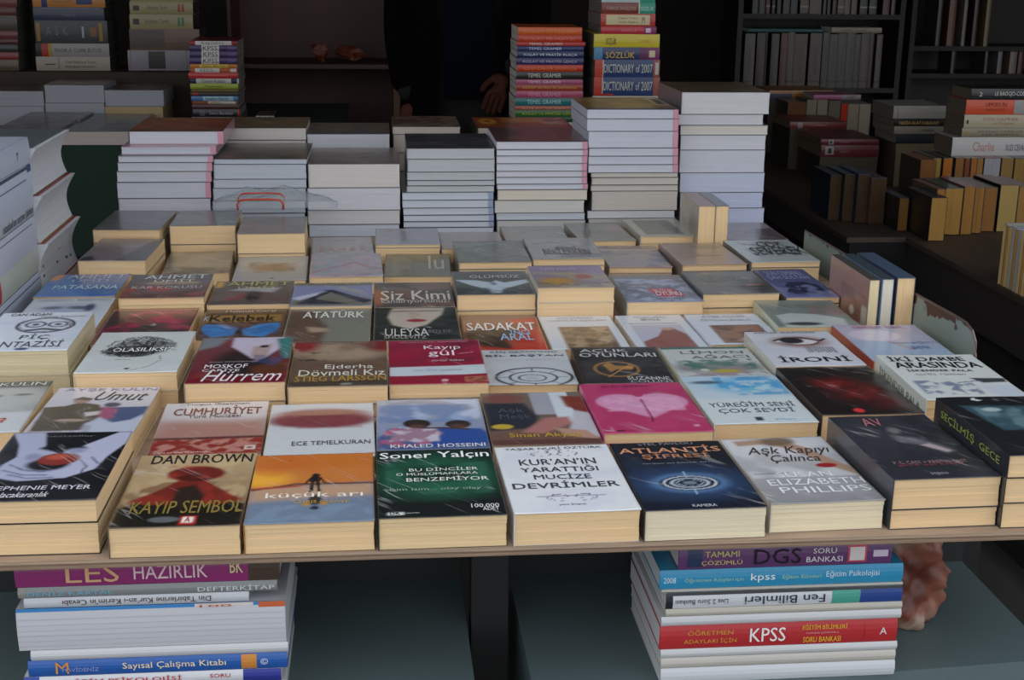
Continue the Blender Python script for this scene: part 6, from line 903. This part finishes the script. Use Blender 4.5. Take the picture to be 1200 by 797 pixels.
# ------------------------------------------------------------------ clear bag with an orange handle at the back
m = bpy.data.materials.new('clear_plastic'); m.use_nodes = True; nt = m.node_tree; nt.nodes.clear(); ou = nt.nodes.new('ShaderNodeOutputMaterial'); tr = nt.nodes.new('ShaderNodeBsdfTransparent'); tr.inputs[0].default_value = (.86, .88, .9, 1); gl = nt.nodes.new('ShaderNodeBsdfPrincipled'); gl.inputs['Base Color'].default_value = (.55, .58, .6, 1); gl.inputs['Roughness'].default_value = .2
mx = nt.nodes.new('ShaderNodeMixShader'); mx.inputs[0].default_value = .28; nt.links.new(tr.outputs[0], mx.inputs[1]); nt.links.new(gl.outputs[0], mx.inputs[2]); nt.links.new(mx.outputs[0], ou.inputs[0]); CLEAR = m
def clear_bag():
    T = thing('plastic_bag', 'crumpled clear plastic bag with an orange handle on the back left books', 'bag', (-.25, 2.89, .081))
    nu, nv = 46, 16; V = []; r = np.random.RandomState(4)
    X, Y = np.meshgrid(np.linspace(0, 1, nu+1), np.linspace(0, 1, nv+1)); n = vnoise(X, Y*.4, 7, 5)
    for j in range(nv+1):
        for i in range(nu+1):
            u, v = i/nu, j/nv; env = math.sin(math.pi*u)**.5*math.sin(math.pi*v)**.6
            V.append((-.105+.265*u, -.030+.075*v, -.002+(.014+.04*n[j, i])*env+.003))
    F = [(j*(nu+1)+i, j*(nu+1)+i+1, (j+1)*(nu+1)+i+1, (j+1)*(nu+1)+i) for j in range(nv) for i in range(nu)]
    m_ = MB(); m_.add(V, F); m_.build('bag_film', CLEAR, T, smooth=True)
    w, h = .047, .013; O = mat('orange_plastic', 'B83A18', .35)
    for k, (zz, yy, rr) in enumerate(((.012, -.045, .0022), (.021, -.02, .0018))):
        pts = [(-w, yy, zz-.012), (-w-.001, yy, zz), (-w+.006, yy+.002, zz+.008), (-.02, yy+.003, zz+.0095), (.02, yy+.003, zz+.0095), (w-.006, yy+.002, zz+.008), (w+.001, yy, zz), (w, yy, zz-.012)]
        m_ = MB(); m_.tube([(x, y, z) for x, y, z in pts], rr, 8); m_.build('handle', O, T, smooth=True)
clear_bag()
# ------------------------------------------------------------------ person behind the tables
def skin(name, pts, edges, rad, m, parent, lev=2):
    me = bpy.data.meshes.new(name); me.from_pydata(pts, edges, []); o = link(name, me, parent, m)
    s = o.modifiers.new('skin', 'SKIN'); s.use_smooth_shade = True
    for v, r_ in zip(me.skin_vertices[0].data, rad): v.radius = (r_, r_) if not isinstance(r_, tuple) else r_
    me.skin_vertices[0].data[0].use_root = True
    o.modifiers.new('sub', 'SUBSURF').levels = lev; o.modifiers['sub'].render_levels = lev
    dg = bpy.context.evaluated_depsgraph_get(); e = o.evaluated_get(dg); m2 = bpy.data.meshes.new_from_object(e); o.modifiers.clear(); o.data = m2
    if not m2.materials: m2.materials.append(m)
    return o
def person():
    T = thing('person', 'person in open dark coat and blue shirt standing in shadow behind the stacks', 'person', (.30, 4.62, FLOOR))
    P = [(0, 0, .93), (0, 0, 1.08), (0, 0, 1.25), (0, 0, 1.40), (0, -.005, 1.5), (0, -.015, 1.585), (0, -.02, 1.68),
         (-.18, 0, 1.42), (-.215, .02, 1.16), (-.2, -.06, .93), (.18, 0, 1.42), (.215, .03, 1.17), (.12, -.12, 1.03),
         (-.09, 0, .88), (-.1, 0, .5), (-.1, .02, .1), (-.1, -.1, .045), (.09, 0, .88), (.1, 0, .5), (.1, .02, .1), (.1, -.1, .045)]
    E = [(0, 1), (1, 2), (2, 3), (3, 4), (4, 5), (5, 6), (3, 7), (7, 8), (8, 9), (3, 10), (10, 11), (11, 12), (0, 13), (13, 14), (14, 15), (15, 16), (0, 17), (17, 18), (18, 19), (19, 20)]
    R = [(.16, .12), (.15, .11), (.165, .12), (.15, .1), .06, .065, .085, .065, .05, .035, .065, .05, .035, .09, .065, .045, .04, .09, .065, .045, .04]
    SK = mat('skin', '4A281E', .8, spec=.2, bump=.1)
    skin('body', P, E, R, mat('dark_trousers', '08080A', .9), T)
    skin('head', [(0, -.02, 1.545), (0, -.025, 1.6), (0, -.022, 1.67), (0, -.01, 1.72)], [(0, 1), (1, 2), (2, 3)], [.055, .075, .098, .08], SK, T)
    skin('hair', [(0, .02, 1.64), (0, .01, 1.71), (0, -.015, 1.745)], [(0, 1), (1, 2)], [.085, .09, .075], mat('dark_hair', '15110E', .7), T)
    m_ = MB()
    for s in (-1, 1): m_.box(s*.035-.012, s*.035+.012, -.128, -.115, 1.655, 1.665)
    m_.build('eyes', mat('eye_dark', '1A1412', .3), T)
    skin('nose', [(0, -.115, 1.655), (0, -.135, 1.625)], [(0, 1)], [.008, .014], SK, T, 1)
    m_ = MB(); m_.box(-.024, .024, -.117, -.105, 1.59, 1.598); m_.build('mouth', mat('lips', '6A3A34', .6), T)
    for s in (-1, 1): skin('ear', [(s*.098, -.01, 1.66), (s*.1, -.005, 1.635)], [(0, 1)], [.014, .012], SK, T, 1)
    # coat: shell round torso, open in front, with sleeves
    ct = MB(); N_ = 40; zs = [.72, .85, 1.0, 1.15, 1.3, 1.42, 1.5]; rx = [.24, .225, .215, .215, .23, .215, .1]; ry = [.17, .16, .15, .15, .155, .135, .08]
    for z, a, b in zip(zs, rx, ry):
        for i in range(N_+1):
            t = math.radians(-62)+math.radians(304)*i/N_; fo = 1+.03*math.sin(9*t)
            ct.v.append((a*math.cos(t)*fo*1.0, b*math.sin(t)*fo, z))
    for j in range(len(zs)-1):
        for i in range(N_): k = j*(N_+1)+i; ct.f.append((k, k+1, k+N_+2, k+N_+1)); ct.m.append(0)
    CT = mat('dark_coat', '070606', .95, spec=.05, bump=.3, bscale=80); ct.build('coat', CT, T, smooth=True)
    skin('sleeve', [(-.17, 0, 1.44), (-.215, .01, 1.3), (-.225, .02, 1.14), (-.205, -.055, .95)], [(0, 1), (1, 2), (2, 3)], [.07, .065, .058, .05], CT, T)
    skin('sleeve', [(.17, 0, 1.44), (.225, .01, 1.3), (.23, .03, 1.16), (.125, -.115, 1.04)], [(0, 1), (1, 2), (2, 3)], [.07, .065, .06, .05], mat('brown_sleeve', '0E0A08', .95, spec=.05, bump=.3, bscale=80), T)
    sh = MB(); sh.v = []; N_ = 12
    for z, w in ((.95, .08), (1.15, .09), (1.35, .08), (1.47, .045)):
        for i in range(N_+1): t = -1+2*i/N_; sh.v.append((w*t, -.125-.02*(1-t*t)+(.03 if z > 1.4 else 0), z))
    for j in range(3):
        for i in range(N_): k = j*(N_+1)+i; sh.f.append((k, k+1, k+N_+2, k+N_+1)); sh.m.append(0)
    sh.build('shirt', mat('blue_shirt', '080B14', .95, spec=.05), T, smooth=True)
    def hand(base, d, side, sc=1):
        b = Vector(base); d = Vector(d).normalized(); s = Vector((side, 0, 0)); s = (s-d*s.dot(d)).normalized(); nrm = d.cross(s)
        P = [b, b+d*.03, b+d*.07]; E = [(0, 1), (1, 2)]; R = [.022, (.032, .02), (.034, .018)]
        for k, (o, L_) in enumerate(((-.027, .066), (-.009, .076), (.009, .07), (.026, .056))):
            i0 = len(P); q = b+d*.075+s*o; P += [q, q+d*L_*.4+nrm*.006, q+d*L_*.75+nrm*.016, q+d*L_*.98+nrm*.028]; E += [(2, i0), (i0, i0+1), (i0+1, i0+2), (i0+2, i0+3)]; R += [.0095, .009, .0085, .007]
        i0 = len(P); q = b+d*.03-s*.03; P += [q, q+d*.03-s*.018+nrm*.01, q+d*.055-s*.02+nrm*.02]; E += [(1, i0), (i0, i0+1), (i0+1, i0+2)]; R += [.012, .0105, .009]
        skin('hand', [tuple(p) for p in P], E, R, SK, T)
    hand((.115, -.135, 1.03), (-.35, -.25, -.9), 1); hand((-.2, -.07, .93), (.0, -.1, -1), -1)
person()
